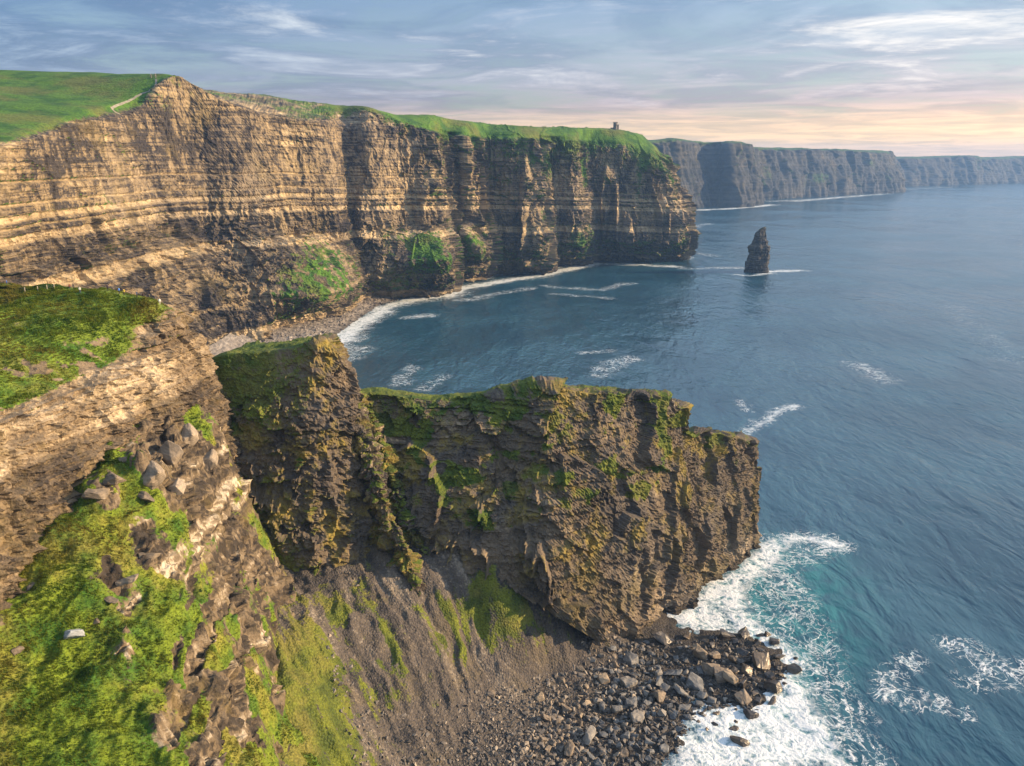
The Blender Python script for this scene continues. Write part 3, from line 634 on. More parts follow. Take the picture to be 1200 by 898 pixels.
rows.append(frow(base(806, 709, -3), sv_Y(803, 627, 289), sv_Y(801, 545, 296), sv_Y(803, 474, 303), (-7, 9), g=(0, 0, .15, .3, .4, .5, 0)))
rows.append(frow(base(813, 703, -3), sv_Y(810, 625, 292), sv_Y(808, 550, 300), sv_Y(811, 480, 306), (-7, 9), g=(0, 0, .15, .3, .4, .5, 0)))
rows.append(frow(base(819, 699, -3), sv_Y(815, 625, 294), sv_Y(812, 560, 302), sv_Y(815, 505, 308), (-7, 9), g=(0, 0, .15, .3, .4, .5, 0)))
rows.append(frow(base(828, 691, -3), sv_Y(824, 620, 299), sv_Y(819, 560, 304), sv_Y(828, 505, 313), (-7, 8), g=(0, 0, .15, .2, .3, .5, 0)))
rows.append(frow(base(852, 672, -3), sv_Y(849, 610, 314), sv_Y(846, 560, 318), sv_Y(842, 508, 323), (-7, 7), g=(0, 0, 0, .2, .3, .5, 0)))
rows.append(frow(base(870, 657, -3), sv_Y(868, 600, 326), sv_Y(867, 560, 330), sv_Y(866, 514, 335), (-6, 6), g=(0, 0, 0, .2, .3, .5, 0)))
rows.append(frow(base(879, 648, -3), sv_Y(879, 600, 335), sv_Y(879, 560, 338), sv_Y(878, 519, 342), (-5, 5), g=(0, 0, 0, .2, .2, .5, 0)))
tipb = base(882, 642, -3)
rows.append(frow(tipb, tipb + W(-.3, 3, 16), tipb + W(-.6, 4, 32), tipb + W(-1.2, 5, 44.5), (-3, 3), g=(0, 0, 0, .1, .2, .3, 0)))
rows.append(frow(tipb + W(-3, 6, 0), tipb + W(-3.2, 7, 16), tipb + W(-3.6, 8, 30), tipb + W(-4, 8, 41), (-.6, .6), g=(0, 0, 0, 0, 0, 0, 0)))
def fin2_g(P):
    n = fbm(P / np.array([9, 9, 6]), 4, 0.6, 17)
    return 0.62 * sstep(-0.02, 0.4, n) * sstep(22, 55, P[..., 2]) + 0.12 * sstep(15, 50, P[..., 2]) * fbm(P / 3, 3, seed=4)
FIN2 = fin('promontory_terrain', rows, 0.4, (0.4, 0.4, 0.4, 0.6, 0.9, 2.5, 3), 70, big=1.8, bs=26, rib=0.5, rs=12, fine=0.2, strata=1.05, gfun=fin2_g)
# first fin: a block split from the wall
rows = []
rows.append(frow(sv_Y(232, 560, 246), sv_Y(236, 520, 249), sv_Y(240, 470, 251), sv_Y(246, 420, 254), (2, 16), g=(0, .1, .3, .6, .8, .5, 0)))
rows.append(frow(sv_Y(262, 600, 240), sv_Y(262, 540, 244), sv_Y(262, 480, 248), sv_Y(263, 416, 253), (2, 18), g=(.6, .3, .4, .8, .9, .5, 0)))
rows.append(frow(sv_Y(310, 690, 235), sv_Y(310, 580, 239), sv_Y(312, 500, 244), sv_Y(314, 412, 253), (2, 18), g=(.8, .25, .3, .7, .9, .5, 0)))
rows.append(frow(sv_Y(352, 695, 235), sv_Y(350, 590, 239), sv_Y(354, 500, 244), sv_Y(356, 405, 253), (2, 18), g=(.6, .2, .25, .6, .8, .5, 0)))
rows.append(frow(sv_Y(380, 700, 235), sv_Y(380, 590, 241), sv_Y(379, 500, 246), sv_Y(376, 403, 254), (0, 18), g=(.2, .1, .1, .3, .5, .4, 0)))
rows.append(frow(sv_Y(425, 690, 240), sv_Y(420, 590, 247), sv_Y(412, 500, 251), sv_Y(396, 415, 257), (-2, 16), g=(0, 0, 0, .1, .2, .2, 0)))
rows.append(frow(sv_Y(440, 680, 247), sv_Y(432, 590, 252), sv_Y(424, 510, 256), sv_Y(414, 440, 260), (-4, 14), g=(0, 0, 0, .1, .1, .2, 0)))
rows.append(frow(sv_Y(438, 670, 256), sv_Y(430, 590, 261), sv_Y(420, 510, 264), sv_Y(408, 450, 268), (-3, 6), g=(0, 0, 0, .1, .1, .2, 0)))
FIN1 = fin('split_block_terrain', rows, 0.42, (0.45, 0.45, 0.45, 0.6, 0.9, 2.5, 3), 90, big=1.4, bs=16, rib=0.4, rs=8, fine=0.15, strata=1.0, slots=(), gbias=0.04, fac=((8, 1.2, 1.7, .4), (3.4, .9, 1.0, .4), (1.5, .8, .45, .2)))
# ribs that lean against the first fin
def rib(px_line, half, seed, gb=0.0):
    R = []
    for (px, py, Y), hw in zip(px_line, half):
        c = sv_Y(px, py, Y)
        L = c + W(-hw, 5.0, -hw * 2.6); Rr = c + W(hw * 0.9, 4.0, -hw * 2.4)
        ll = c + W(-hw * 1.2, 9, -hw * 6); rr = c + W(hw * 1.1, 9, -hw * 6)
        R.append([a4(rr, 0), a4(Rr, .1), a4(c + W(hw * .3, .6, -.4), .25), a4(c + W(-hw * .3, .6, -.6), .2), a4(L, .1), a4(ll, 0)])
    R = R[::-1]
    P, g = net(R, 0.35, (0.4,) * 5, blur=2)
    P2, tone, rw = rock(P, g, 1, BED_FINE, 2.4, 0.4, 1.2, 7, 0.6, 4, 0.6, seed=seed, fac=((5, 1.3, 1.8, .5), (2.2, 1.0, 1.0, .4), (1.1, .8, .4, .2)))
    ga = grass_attr(P2, g, 1, 6, seed + 3, bias=gb)
    struct(grid_object('buttress_terrain', P2, {'tone': np.clip(tone + 0.1, 0, 1), 'grass': ga}, M_FIN, smooth=False))
rib([(411, 462, 258), (424, 505, 251), (432, 540, 248), (440, 575, 245), (458, 615, 242), (474, 650, 238), (488, 690, 233), (494, 712, 229)], (2.2, 5.0, 5.2, 4.4, 4.4, 4.6, 4.2, 3.0), 61, 0.1)
rib([(346, 508, 243), (350, 545, 240), (356, 585, 238), (364, 620, 237), (370, 655, 235), (372, 680, 233)], (1.2, 2.0, 2.2, 2.4, 2.6, 2.2), 62, 0.05)
rib([(432, 480, 268), (448, 530, 262), (462, 575, 257), (476, 610, 253), (500, 650, 246)], (1.8, 3.4, 3.8, 3.8, 3.0), 63, 0.22)

# ------------------------------------------------------------------ 8. shingle beach at the head of the bay
bl = [(-60 + 0, 0)]
beach_in = [base(150, 560, 9), base(215, 480, 9), base(292, 416, 9), base(313, 401, 8), base(332, 391, 8), base(370, 380, 8), base(402, 371, 7), base(428, 355, 6), base(455, 349, 3)]
beach_out = [base(262, 590, -2), base(296, 498, -2), base(330, 440, -2), base(352, 425, -2), base(372, 412, -2), base(398, 395, -2), base(418, 379, -2), base(446, 360, -2), base(470, 352, -2)]
C = [[a4(a + (a - b) * 0.4 + W(0, 0, 2), 0), a4(a, 0), a4(a * .5 + b * .5 + W(0, 0, 1), 0), a4(b, 0), a4(b * 1.5 - a * .5 + W(0, 0, -4), 0)] for a, b in zip(beach_in, beach_out)]
P, g = net(C, 1.0, (1, 1, 1, 1), 1)
P[..., 2] += 0.9 * fbm(P / 3, 3, seed=2) + 0.6 * fbm(P / 12, 2, seed=3)
struct(grid_object('beach', P, {'tone': np.clip(.55 + .5 * fbm(P / 2, 3, seed=5), 0, 1), 'grass': g * 0 - .3}, M_BEACH, flip=True))
BEACH_OUT = np.array(beach_out)[:, :2]

# ------------------------------------------------------------------ 9. the sea
def poly_sd(x, y, poly):
    poly = np.array(poly); n = len(poly)
    d = np.full(x.shape, 1e9); ins = np.zeros(x.shape, bool)
    for i in range(n):
        a = poly[i]; b = poly[(i + 1) % n]; ab = b - a
        t = np.clip(((x - a[0]) * ab[0] + (y - a[1]) * ab[1]) / (ab @ ab), 0, 1)
        d = np.minimum(d, np.hypot(x - a[0] - t * ab[0], y - a[1] - t * ab[1]))
        c = ((a[1] > y) != (b[1] > y)) & (x < (b[0] - a[0]) * (y - a[1]) / (b[1] - a[1] + 1e-12) + a[0])
        ins ^= c
    return np.where(ins, d, -d)
def line_d(x, y, pts):
    d = np.full(x.shape, 1e9)
    for a, b in zip(pts[:-1], pts[1:]):
        ab = b - a; L = ab @ ab
        if L < 1e-9: continue
        t = np.clip(((x - a[0]) * ab[0] + (y - a[1]) * ab[1]) / L, 0, 1)
        d = np.minimum(d, np.hypot(x - a[0] - t * ab[0], y - a[1] - t * ab[1]))
    return d
def spaced(segments):
    out = []
    for a, b, s0, s1 in segments:
        x = a; 
        while x < b:
            out.append(x); x += s0 + (s1 - s0) * (x - a) / (b - a)
    out.append(segments[-1][1]); return np.array(out)
sxs = spaced([(-7000, -2000, 700, 300), (-2000, -500, 200, 25), (-500, -100, 20, 4), (-100, 260, 1.6, 1.6), (260, 600, 2, 7), (600, 2500, 8, 60), (2500, 7000, 60, 500)])
sys_ = spaced([(-2000, 0, 600, 60), (0, 120, 40, 6), (120, 420, 1.6, 1.6), (420, 900, 1.8, 4), (900, 1400, 4, 6), (1400, 3500, 7, 50), (3500, 8000, 60, 500)])
X, Y = np.meshgrid(sxs, sys_, indexing='ij')
w2 = lambda L: [at_z(a, b, 0)[:2] for a, b in L]
XT, YT = X, Y
wn = np.stack([X, Y, X * 0], -1); wr = np.minimum(1.0, 0.35 + np.hypot(X - 80, Y - 230) / 700)
X = X + 9 * wr * fbm(wn / 16, 4, 0.55, 1) + 5 * wr * fbm(wn / 60, 2, 0.5, 5); Y = Y + 9 * wr * fbm(wn / 16, 4, 0.55, 2) + 8 * wr * fbm(wn / 60, 2, 0.5, 6)
dense = poly_sd(X, Y, w2([(730, 752), (770, 728), (810, 700), (850, 668), (886, 640), (905, 632), (925, 640), (905, 665), (880, 685), (885, 720), (905, 745), (940, 770), (958, 800), (952, 830), (975, 860), (1000, 905), (780, 905), (800, 870), (770, 860), (850, 800), (880, 770), (800, 745)]))
spray = poly_sd(X, Y, w2([(730, 752), (886, 628), (960, 628), (990, 645), (930, 665), (960, 720), (985, 770), (1000, 800), (1010, 850), (1060, 905), (760, 905), (720, 800)]))
turq = poly_sd(X, Y, w2([(800, 720), (890, 632), (975, 640), (1000, 700), (1010, 760), (990, 800), (960, 840), (1000, 905), (850, 905), (860, 760)]))
foam = 0.84 * sstep(-14, 7, dense) 
foam = np.maximum(foam, 0.52 * sstep(-9, 6, spray))
near_r = np.exp(-np.hypot(X - 80, Y - 230) / 60)
def streak(pts, wdt, amt):
    global foam
    foam = np.maximum(foam, amt * 0.92 * np.exp(-(line_d(X, Y, [np.array(p) for p in w2(pts)]) / (1.9 * wdt)) ** 2))
streak([(872, 512), (900, 492), (928, 474)], 3.2, 0.75); streak([(868, 470), (880, 482)], 2.5, .5)
streak([(1040, 800), (1060, 775), (1080, 772), (1060, 800), (1040, 815)], 2.2, 0.62); streak([(1064, 825), (1090, 820), (1130, 838)], 2.6, 0.6); streak([(1010, 825), (1020, 840)], 2.2, .55)
streak([(1125, 755), (1160, 780), (1200, 785)], 4.0, 0.6); streak([(1140, 800), (1190, 790)], 4.0, .48); streak([(1010, 430), (1040, 445)], 9, .5); streak([(680, 415), (715, 412)], 4, .62); streak([(700, 440), (740, 420)], 6, .5); streak([(1120, 360), (1180, 420)], 20, .26)
streak([(900, 640), (940, 632), (980, 640)], 4, .8); 
streak([(700, 309), (740, 310), (790, 312)], 9, .8); streak([(800, 315), (868, 314)], 7, .62); streak([(902, 319), (935, 317)], 8, .85); streak([(860, 322), (880, 323), (905, 321)], 4, .8); streak([(840, 300), (812, 296)], 8, .5)
streak([(398, 395), (418, 379), (446, 362), (480, 353), (530, 345), (545, 337), (600, 328), (640, 322), (660, 316), (700, 309)], 10, .95)
streak([(392, 410), (402, 398), (430, 372)], 9, .95); streak([(480, 372), (500, 370)], 6, .7); streak([(405, 420), (420, 410)], 8, .6); streak([(470, 450), (480, 430)], 5, .55); streak([(500, 455), (520, 440)], 5, .5); streak([(640, 335), (700, 340), (740, 332)], 5, .6); streak([(540, 352), (620, 338)], 7, .55); streak([(650, 345), (720, 350)], 5, .5)
streak([(800, 247), (850, 245), (890, 242), (905, 240)], 16, .9); streak([(930, 236), (990, 231), (1040, 227)], 22, .8); streak([(1060, 222), (1110, 219)], 25, .6); streak([(905, 236), (930, 235)], 20, .7); streak([(800, 270), (830, 262)], 10, .45)
foam = np.maximum(foam, 0.8 * np.exp(-line_d(X, Y, MAIN_BASE[::12]) / 7.0) * (X > -190))
tq = sstep(-16, 14, turq) * 1.0
X, Y = XT, YT
foam = np.clip(foam * (1 + 0.28 * fbm(wn / 22, 4, 0.6, 4)), 0, 1)
Z = 0.35 * fbm(np.stack([X * .6 + Y * .5, Y * .25 - X * .2, X * 0], -1) / 9, 3, seed=3) * np.exp(-np.hypot(X, Y) / 700) + 1.1 * foam * fbm(np.stack([X, Y, X * 0], -1) / 5, 3, seed=6) * np.exp(-np.hypot(X, Y) / 500)
m, nt = new_mat('sea_water'); T = NT(nt); P_ = T.pos()
wv = T.n('ShaderNodeMapping'); wv.inputs['Rotation'].default_value = (0, 0, math.radians(28)); wv.inputs['Scale'].default_value = (1.0, 0.42, 1); T.link(P_, wv.inputs[0]); wv = wv.outputs[0]
h1 = T.noise(wv, 0.085, 3, 0.55, 0.6); h2 = T.noise(wv, 0.30, 4, 0.6, 0.4); h3 = T.noise(P_, 0.012, 3, 0.5)
hh = T.math('ADD', T.math('MULTIPLY', h1, 2.4), T.math('MULTIPLY', h2, T.mapr(T.noise(P_, 0.006, 3, 0.6), 0.35, 0.65, 0.6, 1.3)))
hh = T.math('ADD', hh, T.math('MULTIPLY', T.noise(wv, 0.022, 2, 0.5, 0.4), 4.5))
fo = T.attr('foam'); tu = T.attr('turq')
f1 = T.noise(P_, 0.13, 3, 0.5, 0.5); f2 = T.noise(P_, 0.75, 5, 0.7, 0.2); f4 = T.noise(P_, 0.36, 3, 0.5, 0.4)
rid = T.math('SUBTRACT', 1.0, T.math('MULTIPLY', T.math('ABSOLUTE', T.math('SUBTRACT', f1, 0.5)), 3.4))
rid2 = T.math('SUBTRACT', 1.0, T.math('MULTIPLY', T.math('ABSOLUTE', T.math('SUBTRACT', f4, 0.5)), 3.4))
pat = T.math('ADD', T.math('ADD', T.math('MULTIPLY', rid, 0.36), T.math('MULTIPLY', rid2, 0.32)), T.math('MULTIPLY', f2, 0.42))
lvl = T.math('SUBTRACT', 1.02, T.math('MULTIPLY', fo, 0.52))
fm = T.mapr(pat, T.math('SUBTRACT', lvl, 0.16), T.math('ADD', lvl, 0.20))
fm = T.math('MULTIPLY', fm, T.mapr(fo, 0.50, 0.78))
g1_ = T.noise(P_, 0.085, 4, 0.6, 1.0); g2_ = T.noise(P_, 0.21, 4, 0.6, 0.8)
def web(n_, w_): return T.mapr(T.math('ABSOLUTE', T.math('SUBTRACT', n_, 0.5)), T.math('MULTIPLY', fo, w_), 0.0)
wb_ = T.math('MAXIMUM', web(g1_, 0.055), T.math('MULTIPLY', web(g2_, 0.06), 0.8))
wb_ = T.math('MULTIPLY', wb_, T.math('MULTIPLY', T.mapr(fo, 0.10, 0.45), T.mapr(f2, 0.32, 0.58, 0.25, 1.0)))
fm = T.math('MAXIMUM', fm, wb_)
wc = T.mix(T.mapr(h3, 0.35, 0.65), (0.012, 0.050, 0.084), (0.022, 0.076, 0.118))
tm = T.math('MULTIPLY', tu, T.mapr(f1, 0.3, 0.62, 0.25, 1.0))
wc = T.mix(tm, wc, (0.016, 0.125, 0.148))
wb = T.n('ShaderNodeBsdfPrincipled'); T.link(wc, wb.inputs['Base Color']); T.link(T.mapr(T.noise(P_, 0.0045, 4, 0.6, 0.5), 0.35, 0.65, 0.10, 0.27), wb.inputs['Roughness']); wb.inputs['IOR'].default_value = 1.33
bp = T.n('ShaderNodeBump'); bp.inputs['Strength'].default_value = 0.75; bp.inputs['Distance'].default_value = 1.0; T.link(hh, bp.inputs['Height']); T.link(bp.outputs[0], wb.inputs['Normal'])
fb = T.n('ShaderNodeBsdfPrincipled'); fb.inputs['Roughness'].default_value = 0.7; T.link(T.mix(T.mapr(pat, 0.45, 0.9), (0.36, 0.48, 0.53), (0.66, 0.69, 0.71)), fb.inputs['Base Color'])
fbp = T.n('ShaderNodeBump'); fbp.inputs['Strength'].default_value = 0.7; fbp.inputs['Distance'].default_value = 1.2; T.link(pat, fbp.inputs['Height']); T.link(fbp.outputs[0], fb.inputs['Normal'])
mx = T.n('ShaderNodeMixShader'); T.link(fm, mx.inputs[0]); T.link(wb.outputs[0], mx.inputs[1]); T.link(fb.outputs[0], mx.inputs[2])
o = T.n('ShaderNodeOutputMaterial'); T.link(mx.outputs[0], o.inputs[0])
struct(grid_object('sea', np.stack([X, Y, Z], -1), {'foam': foam, 'turq': tq}, m))

# ------------------------------------------------------------------ 10. loose things
def thing(o, label, cat, group=None):
    o['label'] = label; o['category'] = cat
    if group: o['group'] = group
    return o
def obj(name, bm, mat, parent=None, loc=None, smooth=False):
    me = bpy.data.meshes.new(name); bm.to_mesh(me); bm.free()
    for m_ in (mat if isinstance(mat, (list, tuple)) else [mat]): me.materials.append(m_)
    if smooth:
        for p_ in me.polygons: p_.use_smooth = True
    o = bpy.data.objects.new(name, me); COL.objects.link(o)
    if parent: o.parent = parent
    if loc is not None: o.location = loc
    return o
def empty(name, loc, rz=0.0):
    o = bpy.data.objects.new(name, None); COL.objects.link(o); o.location = loc; o.rotation_euler = (0, 0, rz); o.empty_display_size = 0.5
    return o
def project(P):
    x, y, z = P[..., 0], P[..., 1], P[..., 2] - H
    d = y * cp - z * sp; up = y * sp + z * cp
    return CX + F * x / d, CY - F * up / d, d
bpy.context.view_layer.update()
DG = bpy.context.evaluated_depsgraph_get()
def hit(px, py):
    v = (CY - py) / F
    d = Vector(((px - CX) / F, cp + v * sp, -(sp - v * cp))).normalized()
    ok, loc, nrm, *_ = SC.ray_cast(DG, Vector((0, 0, H)), d)
    return np.array(loc) if ok else None

# --- boulders: a few broken-block shapes, copied
def rock_mat(name, c1, c2, c3, rough=0.75):
    m, nt = new_mat(name); T = NT(nt)
    oi = T.n('ShaderNodeObjectInfo').outputs['Random']; tc = T.n('ShaderNodeTexCoord').outputs['Object']
    n1 = T.noise(tc, 1.2, 5, 0.6); n2 = T.noise(T.vmul(tc, (1, 1, 5)), 2.5, 4, 0.6)
    c = T.mix(T.mapr(n1, 0.3, 0.7), c1, c2); c = T.mix(T.mapr(oi, 0.45, 1.0), c, c3)
    c = T.mix(0.8, c, T.mix(T.mapr(n2, 0.25, 0.75), (0.55, 0.55, 0.55), (1.25, 1.22, 1.18)), 'MULTIPLY')
    b = T.n('ShaderNodeBsdfPrincipled'); T.link(c, b.inputs['Base Color']); b.inputs['Roughness'].default_value = rough
    bp = T.n('ShaderNodeBump'); bp.inputs['Strength'].default_value = 0.5; bp.inputs['Distance'].default_value = 0.15; T.link(n2, bp.inputs['Height']); T.link(bp.outputs[0], b.inputs['Normal'])
    T.link(b.outputs[0], T.n('ShaderNodeOutputMaterial').inputs[0]); return m
R_GREY = rock_mat('grey_boulder_rock', (0.06, 0.065, 0.072), (0.145, 0.152, 0.16), (0.21, 0.195, 0.175))
R_TAN = rock_mat('tan_boulder_rock', (0.10, 0.082, 0.064), (0.20, 0.16, 0.12), (0.29, 0.23, 0.16))
R_WET = rock_mat('wet_boulder_rock', (0.022, 0.02, 0.019), (0.06, 0.05, 0.043), (0.11, 0.085, 0.06), 0.38)
R_PALE = rock_mat('pale_slab_rock', (0.13, 0.165, 0.20), (0.22, 0.265, 0.31), (0.25, 0.28, 0.31))
def block_bm(seed, sx, sy, sz, npt=16):
    r = random.Random(seed); bm = bmesh.new()
    for _ in range(npt):
        p_ = [r.uniform(-1, 1) for _ in range(3)]; m_ = max(abs(t) for t in p_) ** 0.75
        f_ = r.uniform(0.86, 1.0) / max(m_, .2)
        q_ = [max(-1, min(1, t * f_)) for t in p_]
        bm.verts.new((q_[0] * sx, q_[1] * sy, q_[2] * sz))
    ret = bmesh.ops.convex_hull(bm, input=bm.verts)
    bmesh.ops.delete(bm, geom=[g_ for g_ in ret['geom_interior'] if isinstance(g_, bmesh.types.BMVert)], context='VERTS')
    bmesh.ops.bevel(bm, geom=list(bm.edges), offset=0.05, segments=1, affect='EDGES', clamp_overlap=True)
    bmesh.ops.triangulate(bm, faces=bm.faces)
    if npt > 9:
        for _ in range(2): bmesh.ops.subdivide_edges(bm, edges=[e_ for e_ in bm.edges if e_.calc_length() > .22], cuts=1, use_grid_fill=False); bmesh.ops.triangulate(bm, faces=bm.faces)
        co_a = np.array([v.co[:] for v in bm.verts]); n_a = 0.10 * fbm(co_a * 1.4 + seed, 3, seed=seed % 7) + 0.05 * fbm(co_a * 4 + seed, 2, seed=seed % 5)
        bm.normal_update()
        for v, q_ in zip(bm.verts, n_a): v.co += v.normal * float(q_)
    return bm
SHAPES = [(1.0, .8, .55), (1.0, .62, .38), (1.0, .9, .7), (1.0, .55, .5), (1.0, .7, .26), (1.0, .45, .4), (1.0, .95, .45), (1.0, .75, .8)]
def shape_mesh(i, mat, tag_):
    bm = block_bm(100 + i, *SHAPES[i % 8], npt=13 + i % 6)
    me = bpy.data.meshes.new('boulder_' + tag_); bm.to_mesh(me); bm.free(); me.materials.append(mat); return me
LIB = {t: [shape_mesh(i, m_, t) for i in range(16)] for t, m_ in (('grey', R_GREY), ('tan', R_TAN), ('wet', R_WET))}
R_CRAG = rock_mat('crag_rock', (0.085, 0.070, 0.054), (0.20, 0.16, 0.115), (0.30, 0.25, 0.19), 0.85)
LIB['crag'] = [shape_mesh(i, R_CRAG, 'crag') for i in range(16)]
LIB['pale'] = [shape_mesh(6, R_PALE, 'pale')]
TAKEN = []
def boulder(px, py, size_px, kind, label, group=None, shape=None, rz=None, tilt=None, where=None, sink=0.28):
    p = where if where is not None else at_z(px, py, 1.5)
    for _ in range(4 if where is None else 0):
        zt = max(float(talus_z(p[0], p[1])), -0.6); p = at_z(px, py, zt)
    d = np.linalg.norm(p - np.array([0, 0, H])); r = 0.5 * size_px * d / F
    ms_ = LIB[kind]; me = ms_[(shape if shape is not None else random.randrange(len(ms_))) % len(ms_)]
    o = bpy.data.objects.new('boulder', me); COL.objects.link(o)
    hz_ = SHAPES[(shape if shape is not None else ms_.index(me)) % 8][2]
    o.location = (p[0], p[1], p[2] + r * hz_ * (1 - sink * 1.6)); o.scale = (r, r, r)
    tx, ty = tilt if tilt else (random.gauss(0, .28), random.gauss(0, .28))
    o.rotation_euler = (tx, ty, rz if rz is not None else random.uniform(0, 6.28))
    TAKEN.append((px, py, size_px))
    return thing(o, label, 'boulder', group)
hero = [
 (700, 753, 16, 'tan', 'squarish tan boulder at the foot of the promontory face, highest on the shore', 0),
 (719, 779, 15, 'tan', 'flat tan boulder just below the squarish tan one', 1),
 (708, 798, 14, 'tan', 'rounded tan boulder on the left shore beside grey slabs', 2),
 (736, 801, 19, 'grey', 'broad smooth grey slab in the middle of the rocky shore', 6),
 (772, 820, 17, 'tan', 'pale tan egg-like upright boulder among dark small rocks', 7),
 (815, 803, 24, 'grey', 'largest grey flat-faced boulder leaning in the heap', 6),
 (788, 791, 24, 'grey', 'blue-grey wide slab behind the largest grey boulder', 4),
 (798, 811, 20, 'grey', 'low grey slab in front of the largest grey boulder', 4),
 (818, 768, 26, 'tan', 'big tan pointed boulder topping the heap', 3),
 (838, 771, 22, 'tan', 'long tan boulder tilted beside the pointed one', 5),
 (834, 786, 22, 'tan', 'first block of the tan rock ridge in the heap', 0),
 (845, 794, 22, 'tan', 'second block of the tan rock ridge in the heap, lower than the first', 2),
 (855, 801, 21, 'tan', 'last and lowest block of the tan rock ridge in the heap', 7),
 (870, 821, 20, 'tan', 'brown boulder at the seaward foot of the heap, foam at its base', 2),
 (892, 779, 25, 'wet', 'large dark brown boulder wet with spray on the seaward side', 2),
 (905, 808, 21, 'wet', 'brown wet boulder standing alone in white foam', 2),
 (930, 786, 17, 'wet', 'outermost dark boulder lying towards the open sea', 0),
 (872, 746, 21, 'wet', 'dark oblong boulder at the foam edge nearest the promontory tip', 1),
 (850, 747, 20, 'wet', 'black wedge boulder beside the oblong one at the foam edge', 3),
 (777, 752, 32, 'wet', 'long black slab under the promontory, waves washing against it', 1),
 (805, 748, 14, 'wet', 'small reddish brown rock poking out of the foam', 3),
 (907, 756, 13, 'wet', 'dark upright rock in the foam at the outer corner of the heap', 7),
 (663, 833, 15, 'tan', 'narrow tan boulder standing on the lower scree', 3),
 (633, 818, 14, 'tan', 'tan boulder half buried in the lower scree', 0),
 (640, 843, 15, 'tan', 'flat tan block resting on the scree above the shore', 6),
 (668, 880, 24, 'tan', 'long brown slab lying on the shingle near the bottom edge', 5),
 (690, 866, 26, 'grey', 'long thin grey slab lying across the shingle', 5),
 (730, 885, 14, 'tan', 'tan rounded boulder at the lower shore beside dark shingle', 2),
 (867, 872, 22, 'wet', 'black slab lying alone in the white surf', 5),
 (880, 840, 18, 'wet', 'dark brown block in the surf below the heap', 0),
 (470, 768, 9, 'tan', 'pale boulder stuck in the middle of the scree slope', 0),
 (509, 767, 9, 'tan', 'second pale boulder stuck in the scree, right of the first', 6),
 (576, 815, 11, 'tan', 'tan boulder in a gully low on the scree', 2),
 (570, 718, 8, 'grey', 'pale stone on the bright grass patch of the scree', 2),
]
for px, py, s_, kd, lab, sh in hero: boulder(px, py, s_, kd, lab, shape=sh)
def in_poly(px, py, poly):
    c = False; n = len(poly)
    for i in range(n):
        (x1, y1), (x2, y2) = poly[i], poly[(i + 1) % n]
        if (y1 > py) != (y2 > py) and px < (x2 - x1) * (py - y1) / (y2 - y1) + x1: c = not c
    return c
def fill(poly, n, smin, smax, kind, label, group, power=2.2, sep=0.42):
    xs = [p_[0] for p_ in poly]; ys = [p_[1] for p_ in poly]; k_ = 0; t_ = 0
    while k_ < n and t_ < n * 60:
        t_ += 1
        px = random.uniform(min(xs), max(xs)); py = random.uniform(min(ys), max(ys))
        if not in_poly(px, py, poly): continue
        s_ = smin + (smax - smin) * random.random() ** power
        if any((px - a) ** 2 + (py - b) ** 2 < (sep * (s_ + c)) ** 2 for a, b, c in TAKEN): continue
        boulder(px, py, s_, kind, label, group); k_ += 1
fill([(800, 752), (850, 738), (905, 748), (940, 780), (925, 800), (900, 830), (872, 835), (860, 810), (835, 780)], 50, 9, 24, 'wet', 'dark wet boulder in the heap at the edge of the surf', 'wet boulders at the surf edge', 1.6)
fill([(840, 800), (890, 815), (885, 850), (850, 860), (800, 872), (790, 860), (830, 840)], 14, 5, 12, 'wet', 'dark wet rock awash in the white surf', 'rocks awash in the surf')
fill([(740, 752), (800, 752), (835, 790), (860, 815), (835, 838), (790, 860), (775, 898), (690, 898), (700, 830), (690, 770)], 125, 7, 21, 'grey', 'grey angular boulder on the rocky shore', 'grey boulders on the rocky shore', 2.4)
fill([(690, 742), (735, 755), (740, 790), (700, 840), (690, 898), (600, 898), (640, 830), (665, 780)], 75, 5, 13, 'tan', 'brown angular stone at the foot of the scree', 'brown stones at the foot of the scree', 2.0)

# --- rubble: the stones too many and too small to count
def rubble(name, pts, sizes, mat, seed):
    base_ = []
    for i in range(5):
        bm = block_bm(300 + i, 1.0, random.uniform(.6, .9), random.uniform(.4, .7), npt=9)
        bmesh.ops.triangulate(bm, faces=bm.faces); bm.verts.index_update()
        base_.append((np.array([v.co[:] for v in bm.verts]), np.array([[v.index for v in f_.verts] for f_ in bm.faces]))); bm.free()
    V, Fc, tn = [], [], []; off = 0; r = np.random.default_rng(seed)
    for p, s_ in zip(pts, sizes):
        bv, bf = base_[r.integers(5)]
        a, b_, c_ = r.uniform(-.5, .5), r.uniform(-.5, .5), r.uniform(0, 6.28)
        M = np.array(Matrix.Rotation(c_, 3, 'Z') @ Matrix.Rotation(a, 3, 'X') @ Matrix.Rotation(b_, 3, 'Y'))
        V.append(bv @ M.T * s_ + p); Fc.append(bf + off); off += len(bv); tn.append(np.full(len(bv), r.random()))
    o = soup_object(name, np.concatenate(V), np.concatenate(Fc), {'tone': np.concatenate(tn)}, mat)
    o['kind'] = 'stuff'; return o
m, nt = new_mat('rubble_rock'); T = NT(nt); tn_ = T.attr('tone'); nn_ = T.noise(T.pos(), 2.0, 4)
c = T.mix(T.mapr(tn_, 0.0, 0.75, smooth=False), (0.04, 0.038, 0.038), (0.155, 0.135, 0.115)); c = T.mix(T.mapr(tn_, 0.8, 1.0), c, (0.30, 0.25, 0.19))
sepz = T.n('ShaderNodeSeparateXYZ'); T.link(T.pos(), sepz.inputs[0])
c = T.mix(T.mapr(sepz.outputs[2], 0.4, 2.6, 0.75, 0.0), c, (0.02, 0.019, 0.019))
